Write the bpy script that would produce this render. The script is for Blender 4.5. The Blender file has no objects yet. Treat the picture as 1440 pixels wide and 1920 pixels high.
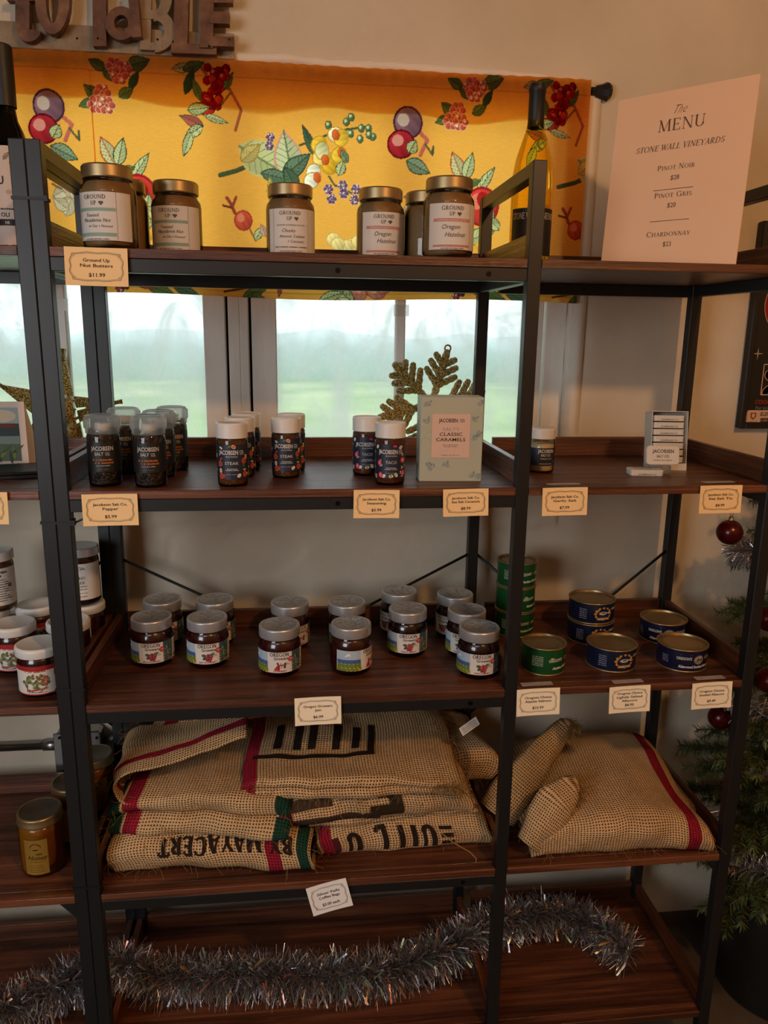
import bpy, math, random
import numpy as np
from mathutils import Vector, Matrix, noise

random.seed(7)
SC = bpy.context.scene
COL = SC.collection

# ------------------------------------------------------------------ camera
CAM = np.array([0.3951, -1.2822, 1.4636])
YAW, PITCH, ROLL, FPX = 0.1161, -0.2266, 0.0143, 1437.73
_f = np.array([math.sin(YAW) * math.cos(PITCH), math.cos(YAW) * math.cos(PITCH), math.sin(PITCH)])
_r0 = np.array([math.cos(YAW), -math.sin(YAW), 0.0])
_u0 = np.cross(_r0, _f)
_r = _r0 * math.cos(ROLL) + _u0 * math.sin(ROLL)
_u = -_r0 * math.sin(ROLL) + _u0 * math.cos(ROLL)
cam_data = bpy.data.cameras.new('camera')
cam_data.sensor_fit = 'VERTICAL'
cam_data.sensor_height = 36.0
cam_data.lens = FPX / 1920 * 36.0
cam_data.clip_start = 0.02
cam_data.clip_end = 200
cam = bpy.data.objects.new('camera', cam_data)
COL.objects.link(cam)
cam.matrix_world = Matrix(((_r[0], _u[0], -_f[0], CAM[0]), (_r[1], _u[1], -_f[1], CAM[1]), (_r[2], _u[2], -_f[2], CAM[2]), (0, 0, 0, 1)))
SC.camera = cam

# ------------------------------------------------------------------ world, lamps, exposure
world = bpy.data.worlds.new('overcast_sky')
SC.world = world
world.use_nodes = True
_bg = world.node_tree.nodes['Background']
_bg.inputs[0].default_value = (0.90, 0.96, 1.0, 1)
_bg.inputs[1].default_value = 3.7

def lamp(name, kind, loc, energy, color, **kw):
    d = bpy.data.lights.new(name, kind)
    d.energy = energy
    d.color = color
    for k, v in kw.items():
        setattr(d, k, v)
    o = bpy.data.objects.new(name, d)
    COL.objects.link(o)
    o.location = loc
    return o

# warm ceiling bulb in the room behind the viewer, on the right
lamp('warm_ceiling_bulb', 'POINT', (1.38, -2.0, 2.62), 70, (1.0, 0.53, 0.23), shadow_soft_size=0.06)
# added weak neutral fill high in the room, not a real ceiling lamp
o = lamp('overhead_fill_light', 'AREA', (-0.3, -2.6, 2.7), 9, (1.0, 0.92, 0.84), shape='RECTANGLE', size=1.2, size_y=0.6)
# added soft neutral fill from the left front; no window is built there
o = lamp('left_fill_light', 'AREA', (-1.35, -2.25, 1.55), 13, (0.92, 0.96, 1.0), shape='RECTANGLE', size=1.1, size_y=1.0, spread=math.radians(120))
o.rotation_euler = (Vector((0.05, 0.15, 0.80)) - Vector((-1.35, -2.25, 1.55))).to_track_quat('-Z', 'Y').to_euler()
# portal that guides sampling of the sky through the window opening
o = lamp('window_portal', 'AREA', (0.2, 0.53, 1.56), 1, (1, 1, 1), shape='RECTANGLE', size=2.0, size_y=0.7)
o.rotation_euler = (math.radians(-90), 0, 0)
o.data.cycles.is_portal = True

SC.view_settings.view_transform = 'Standard'
SC.view_settings.look = 'None'
SC.view_settings.gamma = 1.0
SC.view_settings.use_curve_mapping = False
SC.view_settings.exposure = 0.0
SC.cycles.use_denoising = True
SC.cycles.max_bounces = 8
SC.cycles.transparent_max_bounces = 16
SC.cycles.sample_clamp_indirect = 4.0

# ------------------------------------------------------------------ layout constants (metres)
PW, W, W2, D = 0.0229, 0.80, 1.2701, 0.3682
T, HB, LIP = 0.0145, 0.0215, 0.042
Z1, Z2, Z3, Z4, Z5 = 1.5891, 1.2070, 0.8231, 0.4382, 0.0500
ROWS = (Z1, Z2, Z3, Z4, Z5)
ZT, FLOOR = 1.7401, -0.11
WALL, GLASS = 0.43, 0.475
CEIL = 2.78

def at(u, v, **k):
    """point where the sight line through photograph pixel (u, v) meets a plane x=, y= or z="""
    d = _f + _r * (u - 720) / FPX - _u * (v - 960) / FPX
    a, val = next(iter(k.items()))
    i = 'xyz'.index(a)
    return CAM + d * (val - CAM[i]) / d[i]

# ------------------------------------------------------------------ helpers
def lin(c):
    return c / 12.92 if c <= 0.04045 else ((c + 0.055) / 1.055) ** 2.4

def hexc(h):
    if not isinstance(h, str):
        return tuple(h)[:3]
    h = h.lstrip('#')
    return tuple(lin(int(h[i:i + 2], 16) / 255) for i in (0, 2, 4))

class MB:
    """collects faces and links them as one mesh object"""
    def __init__(self):
        self.v, self.f, self.c, self.s, self.m = [], [], [], [], []
        self.uv = None

    def add(self, pts, faces, col=None, smooth=False, mat=0):
        b = len(self.v)
        self.v.extend([tuple(p) for p in pts])
        for f in faces:
            self.f.append([b + i for i in f])
            self.c.append(col)
            self.s.append(smooth)
            self.m.append(mat)
        return self

    def box(self, x0, x1, y0, y1, z0, z1, col=None, mat=0, bev=0.0):
        if bev <= 0:
            p = [(x, y, z) for z in (z0, z1) for y in (y0, y1) for x in (x0, x1)]
            return self.add(p, [(0, 2, 3, 1), (4, 5, 7, 6), (0, 1, 5, 4), (2, 6, 7, 3), (0, 4, 6, 2), (1, 3, 7, 5)], col, False, mat)
        # chamfered box: three rings of inset rectangles
        b = bev
        rings = [(z0, b), (z0 + b, 0), (z1 - b, 0), (z1, b)]
        pts = []
        for z, i in rings:
            xa, xb, ya, yb = x0 + i, x1 - i, y0 + i, y1 - i
            c = b if i == 0 else b * 0.6
            pts += [(xa + c, ya, z), (xb - c, ya, z), (xb, ya + c, z), (xb, yb - c, z), (xb - c, yb, z), (xa + c, yb, z), (xa, yb - c, z), (xa, ya + c, z)]
        fs = [tuple(range(7, -1, -1)), tuple(range(24, 32))]
        for k in range(3):
            for j in range(8):
                a, d = k * 8 + j, k * 8 + (j + 1) % 8
                fs.append((a, d, d + 8, a + 8))
        return self.add(pts, fs, col, False, mat)

    def tube(self, path, rad, n=8, col=None, cap=True, mat=0, smooth=True):
        path = [Vector(p) for p in path]
        k = len(path)
        rads = rad if isinstance(rad, (list, tuple)) else [rad] * k
        pts = []
        ref = None
        for i, p in enumerate(path):
            t = (path[min(i + 1, k - 1)] - path[max(i - 1, 0)]).normalized()
            if ref is None:
                ref = Vector((0, 0, 1)) if abs(t.z) < 0.9 else Vector((1, 0, 0))
            a = t.cross(ref)
            if a.length < 1e-6:
                a = t.orthogonal()
            a.normalize()
            b = t.cross(a).normalized()
            ref = -b if False else a.cross(t)
            for j in range(n):
                w = 2 * math.pi * j / n
                pts.append(p + (a * math.cos(w) + b * math.sin(w)) * rads[i])
        fs = []
        for i in range(k - 1):
            for j in range(n):
                q = (j + 1) % n
                fs.append((i * n + j, i * n + q, (i + 1) * n + q, (i + 1) * n + j))
        self.add(pts, fs, col, smooth, mat)
        if cap:
            b0 = len(self.v) - k * n
            self.f.append([b0 + j for j in range(n - 1, -1, -1)]); self.c.append(col); self.s.append(False); self.m.append(mat)
            self.f.append([b0 + (k - 1) * n + j for j in range(n)]); self.c.append(col); self.s.append(False); self.m.append(mat)
        return self

    def lathe(self, profs, n=32, col=None, mat=0, rib=None, cx=0, cy=0):
        """profs: list of smooth runs of (r, z); rib=(count, depth) ripples radii"""
        for prof in profs:
            pts = []
            for r, z in prof:
                for j in range(n):
                    a = 2 * math.pi * j / n
                    rr = r
                    if rib and r > 1e-6:
                        rr = r + (rib[1] if j % 2 else 0)
                    pts.append((cx + rr * math.cos(a), cy + rr * math.sin(a), z))
            fs = []
            for i in range(len(prof) - 1):
                for j in range(n):
                    q = (j + 1) % n
                    fs.append((i * n + j, i * n + q, (i + 1) * n + q, (i + 1) * n + j))
            self.add(pts, fs, col, True, mat)
        return self

    def prism(self, poly, y0, y1, col=None, mat=0):
        """polygon in x,z extruded along y"""
        n = len(poly)
        pts = [(x, y0, z) for x, z in poly] + [(x, y1, z) for x, z in poly]
        fs = [tuple(range(n)), tuple(range(2 * n - 1, n - 1, -1))]
        fs += [(i, i + n, (i + 1) % n + n, (i + 1) % n) for i in range(n)]
        return self.add(pts, fs, col, False, mat)

    def build(self, name, mats, parent=None, loc=None):
        me = bpy.data.meshes.new(name)
        me.from_pydata(self.v, [], self.f)
        if not isinstance(mats, (list, tuple)):
            mats = [mats]
        for m in mats:
            me.materials.append(M[m] if isinstance(m, str) else m)
        me.polygons.foreach_set('use_smooth', self.s)
        me.polygons.foreach_set('material_index', self.m)
        if any(c is not None for c in self.c):
            ca = me.color_attributes.new('Col', 'FLOAT_COLOR', 'CORNER')
            buf = []
            cache = {}
            for f, c in zip(self.f, self.c):
                if c not in cache:
                    cache[c] = (*hexc(c), 1.0) if c is not None else (1, 1, 1, 1)
                buf.extend(cache[c] * len(f))
            ca.data.foreach_set('color', buf)
        if self.uv is not None:
            uvl = me.uv_layers.new(name='UVMap')
            buf = []
            for f in self.f:
                for i in f:
                    buf.extend(self.uv[i])
            uvl.data.foreach_set('uv', buf)
        me.update()
        o = bpy.data.objects.new(name, me)
        COL.objects.link(o)
        if parent is not None:
            o.parent = parent
        if loc is not None:
            o.location = loc
        return o

def tag(o, label, cat, group=None):
    o['label'] = label
    o['category'] = cat
    if group:
        o['group'] = group
    return o

def thing(name, label, cat, loc=(0, 0, 0), rz=0.0, group=None):
    o = bpy.data.objects.new(name, None)
    o.empty_display_size = 0.02
    COL.objects.link(o)
    o.location = loc
    o.rotation_euler = (0, 0, rz)
    return tag(o, label, cat, group)

def structure(o):
    o['kind'] = 'structure'
    return o

def dup(root, loc, rz, label, group=None):
    r = root.copy()
    COL.objects.link(r)
    r.location = loc
    r.rotation_euler = (0, 0, rz)
    r['label'] = label
    if group:
        r['group'] = group
    for ch in list(root.children):
        c = ch.copy()
        COL.objects.link(c)
        c.parent = r
        for g in list(ch.children):
            d = g.copy()
            COL.objects.link(d)
            d.parent = c
    return r

# ------------------------------------------------------------------ materials
M = {}

def mat(name, base=(0.8, 0.8, 0.8), rough=0.5, metal=0.0, spec=0.5, attr=False, **kw):
    m = bpy.data.materials.new(name)
    m.use_nodes = True
    b = m.node_tree.nodes['Principled BSDF']
    b.inputs['Base Color'].default_value = (*hexc(base), 1)
    b.inputs['Roughness'].default_value = rough
    b.inputs['Metallic'].default_value = metal
    b.inputs['Specular IOR Level'].default_value = spec
    for k, v in kw.items():
        b.inputs[k].default_value = v
    if attr:
        a = m.node_tree.nodes.new('ShaderNodeVertexColor')
        a.layer_name = 'Col'
        m.node_tree.links.new(a.outputs[0], b.inputs['Base Color'])
    M[name] = m
    return m

def nodes(m):
    return m.node_tree.nodes, m.node_tree.links, m.node_tree.nodes['Principled BSDF']

def noise_tex(m, scale, vec=None, detail=4, rough=0.55, dim='3D', distortion=0.0):
    n, l, b = nodes(m)
    t = n.new('ShaderNodeTexNoise')
    t.inputs['Scale'].default_value = scale
    t.inputs['Detail'].default_value = detail
    t.inputs['Roughness'].default_value = rough
    t.inputs['Distortion'].default_value = distortion
    if vec is not None:
        l.new(vec, t.inputs['Vector'])
    return t

def obj_coord(m, scale=(1, 1, 1)):
    n, l, b = nodes(m)
    tc = n.new('ShaderNodeTexCoord')
    mp = n.new('ShaderNodeMapping')
    mp.inputs['Scale'].default_value = scale
    l.new(tc.outputs['Object'], mp.inputs['Vector'])
    return mp.outputs[0]

def ramp(m, fac, stops):
    n, l, b = nodes(m)
    r = n.new('ShaderNodeValToRGB')
    e = r.color_ramp.elements
    while len(e) < len(stops):
        e.new(0.5)
    for el, (p, c) in zip(e, stops):
        el.position = p
        el.color = (*hexc(c), 1)
    l.new(fac, r.inputs[0])
    return r.outputs[0]

def bump(m, h, strength, dist=0.002, normal=None):
    n, l, b = nodes(m)
    bp = n.new('ShaderNodeBump')
    bp.inputs['Strength'].default_value = strength
    bp.inputs['Distance'].default_value = dist
    l.new(h, bp.inputs['Height'])
    if normal is not None:
        l.new(normal, bp.inputs['Normal'])
    l.new(bp.outputs[0], b.inputs['Normal'])
    return bp.outputs[0]

def mathn(m, op, a, b2=None, clamp=False):
    n, l, _ = nodes(m)
    t = n.new('ShaderNodeMath')
    t.operation = op
    t.use_clamp = clamp
    for i, x in enumerate((a, b2)):
        if x is None:
            continue
        if isinstance(x, (int, float)):
            t.inputs[i].default_value = x
        else:
            l.new(x, t.inputs[i])
    return t.outputs[0]

def wood(name, sc, stops, rough=0.31):
    m = mat(name, rough=rough, spec=0.5)
    n, l, b = nodes(m)
    v = obj_coord(m, sc)
    big = noise_tex(m, 1.0, v, 6, 0.62, distortion=0.6)
    l.new(ramp(m, big.outputs[0], stops), b.inputs['Base Color'])
    v2 = obj_coord(m, (sc[0] * (5 if sc[0] > 9 else 1.6), sc[1] * (5 if sc[1] > 9 else 1.6), sc[2] * 5))
    fine = noise_tex(m, 1.0, v2, 5, 0.7, distortion=0.3)
    l.new(mathn(m, 'MULTIPLY_ADD', fine.outputs[0], 0.30), b.inputs['Roughness'])
    b.inputs['Roughness'].links[0].from_node.inputs[2].default_value = rough - 0.15
    bump(m, fine.outputs[0], 0.75, 0.0016)
    return m

_ws = [(0.28, '28160f'), (0.45, '4b2a1c'), (0.58, '673c28'), (0.75, '845334')]
wood('wood_x', (2.0, 42, 42), _ws)
wood('wood_y', (42, 2.0, 42), [(0.28, '2a140b'), (0.45, '4c2815'), (0.6, '6b3a1e'), (0.78, '8a4d28')])
mat('black_metal', '17181a', 0.42, 0.0, 0.5)
m = M['black_metal']
bump(m, noise_tex(m, 900, obj_coord(m), 2).outputs[0], 0.08, 0.0005)
mat('black_plastic', '0c0c0d', 0.5)
mat('bolt_metal', '0a0a0b', 0.35, 0.6)

def plaster(name, col_a, col_b):
    m = mat(name, rough=0.85, spec=0.2)
    n, l, b = nodes(m)
    v = obj_coord(m)
    a = noise_tex(m, 3.2, v, 5)
    l.new(ramp(m, a.outputs[0], [(0.35, col_a), (0.65, col_b)]), b.inputs['Base Color'])
    h = noise_tex(m, 9, v, 7, 0.6)
    h2 = noise_tex(m, 160, v, 3, 0.6)
    s = mathn(m, 'ADD', h.outputs[0], mathn(m, 'MULTIPLY', h2.outputs[0], 0.10))
    bump(m, s, 0.5, 0.010)
    return m

plaster('plaster_wall', 'c9bda8', 'd6cab6')
plaster('plaster_trim', 'd8d0c0', 'e6dfd2')
plaster('room_paint', 'b5a488', 'c2b195')
m = mat('floor_concrete', '4a4238', 0.7)
l = m.node_tree.links
l.new(ramp(m, noise_tex(m, 6, obj_coord(m), 6).outputs[0], [(0.3, '3a3228'), (0.7, '5c5144')]), nodes(m)[2].inputs['Base Color'])
m = mat('painted_frame', 'cfcabf', 0.55)
nodes(m)[1].new(ramp(m, noise_tex(m, 14, obj_coord(m, (1, 1, 0.25)), 5).outputs[0], [(0.3, 'd6d0c5'), (0.6, 'f0ece4')]), nodes(m)[2].inputs['Base Color'])
bump(m, noise_tex(m, 90, obj_coord(m, (1, 1, 0.1)), 3).outputs[0], 0.3, 0.002)
mat('dark_gap', '0b0a09', 0.9)
mat('print', (1, 1, 1), 0.55, spec=0.3, attr=True)
mat('print_gloss', (1, 1, 1), 0.28, spec=0.5, attr=True)
mat('enamel', (1, 1, 1), 0.45, attr=True)
mat('card_tan', 'f8d29a', 0.7, spec=0.2)
mat('card_cream', 'fbeccf', 0.7, spec=0.2)
mat('card_white', 'f0eeea', 0.7, spec=0.2)
mat('label_white', 'd8d2cb', 0.6, spec=0.3)
mat('label_pink', 'd3bfb2', 0.6, spec=0.3)
mat('label_black', '121314', 0.5)
mat('label_navy', '1a2236', 0.5)
mat('label_gold', 'b08a3c', 0.35, 0.5)
mat('gold_lid', 'a8926a', 0.38, 0.85)
mat('silver_lid', 'c9cbce', 0.34, 0.65)
mat('white_lid', 'dcdad6', 0.4)
mat('white_plastic', 'dedbd6', 0.38)
mat('tin_white', 'cfcac2', 0.4)
mat('tape', 'e8e4dc', 0.25, Alpha=0.32)
mat('steel', '9a9a98', 0.3, 0.95)
mat('nut_butter', '8f6a3f', 0.6)
mat('jam_red', '3a0a0c', 0.25)
mat('jam_dark', '220709', 0.25)
mat('garlic_salt', 'cdb98d', 0.8)
mat('honey', '8a5210', 0.2)
mat('cork', '7a5a3a', 0.8)

def speckle(name, stops, scale):
    m = mat(name, rough=0.6)
    n, l, b = nodes(m)
    t = n.new('ShaderNodeTexVoronoi')
    t.inputs['Scale'].default_value = scale
    l.new(obj_coord(m), t.inputs['Vector'])
    sep = n.new('ShaderNodeSeparateColor')
    l.new(t.outputs['Color'], sep.inputs[0])
    l.new(ramp(m, sep.outputs[0], stops), b.inputs['Base Color'])
    bump(m, mathn(m, 'MULTIPLY', t.outputs['Distance'], -1.0), 0.9, 0.004)
    return m

speckle('peppercorn', [(0.2, '120c0a'), (0.6, '2e1e18'), (0.9, '4d342a')], 210)
speckle('spice_steak', [(0.2, '6d4318'), (0.5, 'a06a2c'), (0.8, '8a3a18')], 700)
speckle('spice_taco', [(0.2, '8a3614'), (0.6, '9c4a1c'), (0.9, '70300f')], 800)
m = speckle('gold_glitter', [(0.15, '7a5c1c'), (0.5, 'c09a3c'), (0.85, 'f4e09a')], 520)
nodes(m)[2].inputs['Metallic'].default_value = 0.2
nodes(m)[2].inputs['Roughness'].default_value = 0.35

def thin_glass(name, tint, gloss=1.0, rough=0.02):
    m = bpy.data.materials.new(name)
    m.use_nodes = True
    n, l = m.node_tree.nodes, m.node_tree.links
    n.remove(n['Principled BSDF'])
    tr = n.new('ShaderNodeBsdfTransparent')
    tr.inputs[0].default_value = (*tint, 1)
    gl = n.new('ShaderNodeBsdfGlossy')
    gl.inputs['Roughness'].default_value = rough
    fr = n.new('ShaderNodeFresnel')
    fr.inputs[0].default_value = 1.48
    mu = n.new('ShaderNodeMath')
    mu.operation = 'MULTIPLY'
    mu.inputs[1].default_value = gloss
    l.new(fr.outputs[0], mu.inputs[0])
    mx = n.new('ShaderNodeMixShader')
    l.new(mu.outputs[0], mx.inputs[0])
    l.new(tr.outputs[0], mx.inputs[1])
    l.new(gl.outputs[0], mx.inputs[2])
    l.new(mx.outputs[0], n['Material Output'].inputs[0])
    M[name] = m
    return m

thin_glass('clear_glass', (0.93, 0.95, 0.94))
thin_glass('clear_plastic', (0.98, 0.99, 0.99), 0.8, 0.06)
m = M['clear_plastic']
n, l = m.node_tree.nodes, m.node_tree.links
tlc = n.new('ShaderNodeBsdfTranslucent')
tlc.inputs[0].default_value = (.9, .92, .92, 1)
mz = n.new('ShaderNodeMixShader')
mz.inputs[0].default_value = 0.42
old = n['Material Output'].inputs[0].links[0].from_socket
l.new(old, mz.inputs[1])
l.new(tlc.outputs[0], mz.inputs[2])
l.new(mz.outputs[0], n['Material Output'].inputs[0])
thin_glass('wine_glass', (0.97, 0.78, 0.22), 0.5)
thin_glass('oil_glass', (0.10, 0.09, 0.03))

# window pane: fogged glass, part clear, part scattering
m = bpy.data.materials.new('fogged_glass')
m.use_nodes = True
n, l = m.node_tree.nodes, m.node_tree.links
n.remove(n['Principled BSDF'])
tc = n.new('ShaderNodeTexCoord')
mp = n.new('ShaderNodeMapping')
mp.inputs['Scale'].default_value = (1, 1, 0.6)
l.new(tc.outputs['Object'], mp.inputs['Vector'])
nz = n.new('ShaderNodeTexNoise')
nz.inputs['Scale'].default_value = 9
nz.inputs['Detail'].default_value = 7
nz.inputs['Roughness'].default_value = 0.65
nz.inputs['Distortion'].default_value = 1.2
l.new(mp.outputs[0], nz.inputs['Vector'])
rp = n.new('ShaderNodeMapRange')
rp.inputs[1].default_value = 0.38
rp.inputs[2].default_value = 0.62
rp.inputs[3].default_value = 0.15
rp.inputs[4].default_value = 0.80
l.new(nz.outputs[0], rp.inputs[0])
tr = n.new('ShaderNodeBsdfTransparent')
tr.inputs[0].default_value = (0.50, 0.515, 0.52, 1)
rf = n.new('ShaderNodeBsdfRefraction')
rf.inputs['Color'].default_value = (0.50, 0.515, 0.52, 1)
rf.inputs['Roughness'].default_value = 0.42
rf.inputs['IOR'].default_value = 1.12
tl = n.new('ShaderNodeBsdfTranslucent')
tl.inputs[0].default_value = (0.58, 0.60, 0.605, 1)
m1 = n.new('ShaderNodeMixShader')
m1.inputs[0].default_value = 0.62
l.new(tr.outputs[0], m1.inputs[1])
l.new(rf.outputs[0], m1.inputs[2])
m2 = n.new('ShaderNodeMixShader')
l.new(rp.outputs[0], m2.inputs[0])
l.new(m1.outputs[0], m2.inputs[1])
l.new(tl.outputs[0], m2.inputs[2])
l.new(m2.outputs[0], n['Material Output'].inputs[0])
M['fogged_glass'] = m

# curtain: thin cotton that lets daylight through, printed colours from the cloth's own attribute
m = bpy.data.materials.new('curtain_cotton')
m.use_nodes = True
n, l = m.node_tree.nodes, m.node_tree.links
n.remove(n['Principled BSDF'])
ca = n.new('ShaderNodeVertexColor')
ca.layer_name = 'Col'
tc = n.new('ShaderNodeTexCoord')
mp = n.new('ShaderNodeMapping')
mp.inputs['Scale'].default_value = (120, 1, 900)
l.new(tc.outputs['Object'], mp.inputs['Vector'])
nz = n.new('ShaderNodeTexNoise')
nz.inputs['Scale'].default_value = 1
l.new(mp.outputs[0], nz.inputs['Vector'])
mr = n.new('ShaderNodeMapRange')
mr.inputs[3].default_value = 0.84
mr.inputs[4].default_value = 1.12
l.new(nz.outputs[0], mr.inputs[0])
vm = n.new('ShaderNodeMix')
vm.data_type = 'RGBA'
vm.blend_type = 'MULTIPLY'
vm.inputs[0].default_value = 1.0
l.new(ca.outputs[0], vm.inputs[6])
l.new(mr.outputs[0], vm.inputs[7])
df = n.new('ShaderNodeBsdfDiffuse')
tl = n.new('ShaderNodeBsdfTranslucent')
l.new(vm.outputs[2], df.inputs[0])
l.new(vm.outputs[2], tl.inputs[0])
mx = n.new('ShaderNodeMixShader')
mx.inputs[0].default_value = 0.85
l.new(df.outputs[0], mx.inputs[1])
l.new(tl.outputs[0], mx.inputs[2])
l.new(mx.outputs[0], n['Material Output'].inputs[0])
M['curtain_cotton'] = m

# jute: open plain weave on metre-scaled UVs, dye from the cloth's attribute
m = mat('jute', rough=0.95, spec=0.05)
n, l, b = nodes(m)
uvn = n.new('ShaderNodeUVMap')
sx = n.new('ShaderNodeSeparateXYZ')
wob = noise_tex(m, 60, uvn.outputs[0], 2)
l.new(uvn.outputs[0], sx.inputs[0])
def thread(coord, pitch):
    w = mathn(m, 'ADD', coord, mathn(m, 'MULTIPLY', wob.outputs[0], 0.0022))
    return mathn(m, 'ABSOLUTE', mathn(m, 'SINE', mathn(m, 'MULTIPLY', w, math.pi / pitch)))
ta, tb = thread(sx.outputs[0], 0.0053), thread(sx.outputs[1], 0.0059)
hole = mathn(m, 'MAXIMUM', ta, tb)
hf = n.new('ShaderNodeMapRange')
hf.inputs[1].default_value = 0.46
hf.inputs[2].default_value = 0.74
l.new(hole, hf.inputs[0])
ca = n.new('ShaderNodeVertexColor')
ca.layer_name = 'Col'
tone = noise_tex(m, 420, uvn.outputs[0], 3)
tone2 = noise_tex(m, 14, uvn.outputs[0], 4)
tsum = mathn(m, 'ADD', mathn(m, 'MULTIPLY', tone.outputs[0], 0.9), mathn(m, 'MULTIPLY', tone2.outputs[0], 0.7))
tm = n.new('ShaderNodeMapRange')
tm.inputs[1].default_value = 0.4
tm.inputs[2].default_value = 1.2
tm.inputs[3].default_value = 0.6
tm.inputs[4].default_value = 1.2
l.new(tsum, tm.inputs[0])
mu = n.new('ShaderNodeMix')
mu.data_type = 'RGBA'
mu.blend_type = 'MULTIPLY'
mu.inputs[0].default_value = 1
l.new(ca.outputs[0], mu.inputs[6])
l.new(tm.outputs[0], mu.inputs[7])
mh = n.new('ShaderNodeMix')
mh.data_type = 'RGBA'
mh.inputs[6].default_value = (*hexc('3e2814'), 1)
l.new(hf.outputs[0], mh.inputs[0])
l.new(mu.outputs[2], mh.inputs[7])
l.new(mh.outputs[2], b.inputs['Base Color'])
bump(m, mathn(m, 'ADD', hole, mathn(m, 'MULTIPLY', tone.outputs[0], 0.35)), 0.9, 0.004)
m = mat('jute_fibre', '9c7a4c', 0.9, spec=0.05)
m = mat('jute_ink', (1, 1, 1), 0.95, spec=0.03, attr=True)
m = mat('tinsel', (1, 1, 1), 0.32, 0.75, attr=True)
mat('needle', (1, 1, 1), 0.6, attr=True)
mat('bark', '3a2a1c', 0.9)
m = mat('bauble_red', '4a0c0a', 0.25, 0.35)
mat('pot_dark', '1a1a14', 0.7)
m = mat('rusty_metal', rough=0.55, metal=0.25)
nodes(m)[1].new(ramp(m, noise_tex(m, 22, obj_coord(m), 6, 0.65).outputs[0], [(0.3, '4a2e20'), (0.5, '6d4a34'), (0.7, '8d684a')]), nodes(m)[2].inputs['Base Color'])
m = mat('galvanised', rough=0.5, metal=0.25)
nodes(m)[1].new(ramp(m, noise_tex(m, 16, obj_coord(m), 6, 0.7).outputs[0], [(0.3, '6d5a45'), (0.5, '8d785e'), (0.7, 'a08a6c')]), nodes(m)[2].inputs['Base Color'])
m = mat('menu_sheet', 'f2c9a6', 0.45)
m = mat('grass', rough=0.9)
nodes(m)[1].new(ramp(m, noise_tex(m, 0.35, obj_coord(m), 4).outputs[0], [(0.35, '76965c'), (0.5, 'a3bb84'), (0.65, 'cdceac')]), nodes(m)[2].inputs['Base Color'])
m = mat('hazed_hedge', rough=0.9)  # pale grey-green: distance haze is mixed into the leaf colour
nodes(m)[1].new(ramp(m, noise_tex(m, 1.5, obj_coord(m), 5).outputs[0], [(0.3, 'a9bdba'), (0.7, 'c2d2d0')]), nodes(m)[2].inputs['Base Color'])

# ------------------------------------------------------------------ lettering and flat print
_tcache = {}

def text_mesh(s, bold=0.0):
    key = (s, bold)
    if key not in _tcache:
        cu = bpy.data.curves.new('t', 'FONT')
        cu.body = s
        cu.size = 1.0
        cu.resolution_u = 2
        cu.offset = bold
        ob = bpy.data.objects.new('t', cu)
        COL.objects.link(ob)
        me = bpy.data.meshes.new_from_object(ob)
        v = [(p.co.x, p.co.y) for p in me.vertices]
        f = [tuple(p.vertices) for p in me.polygons]
        bpy.data.objects.remove(ob)
        bpy.data.curves.remove(cu)
        bpy.data.meshes.remove(me)
        _tcache[key] = (v, f)
    return _tcache[key]

def _ln(x0, y0, x1, y1, w):
    dx, dy = x1 - x0, y1 - y0
    k = math.hypot(dx, dy) or 1
    nx, ny = -dy / k * w / 2, dx / k * w / 2
    if abs(dy) > abs(dx):       # slanted strokes end on the horizontal
        nx, ny = (w / 2) * (1 if nx > 0 else -1), 0
    return [[(x0 + nx, y0 + ny), (x0 - nx, y0 - ny), (x1 - nx, y1 - ny), (x1 + nx, y1 + ny)]]

def _arc(cx, cy, rx, ry, a0, a1, wt, wk, n=14):
    out, prev = [], None
    for i in range(n + 1):
        a = math.radians(a0 + (a1 - a0) * i / n)
        w = wt + (wk - wt) * abs(math.cos(a))
        c, s = math.cos(a), math.sin(a)
        cur = ((cx + (rx + w / 2) * c, cy + (ry + w / 4) * s), (cx + (rx - w / 2) * c, cy + (ry - w / 4 - wt / 2) * s))
        if prev:
            out.append([prev[0], prev[1], cur[1], cur[0]])
        prev = cur
    return out

def _sf(x, y, w=0.24):
    d = 0.045
    return [[(x - w / 2, y), (x + w / 2, y), (x + w / 2, y + d), (x - w / 2, y + d)]]

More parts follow.
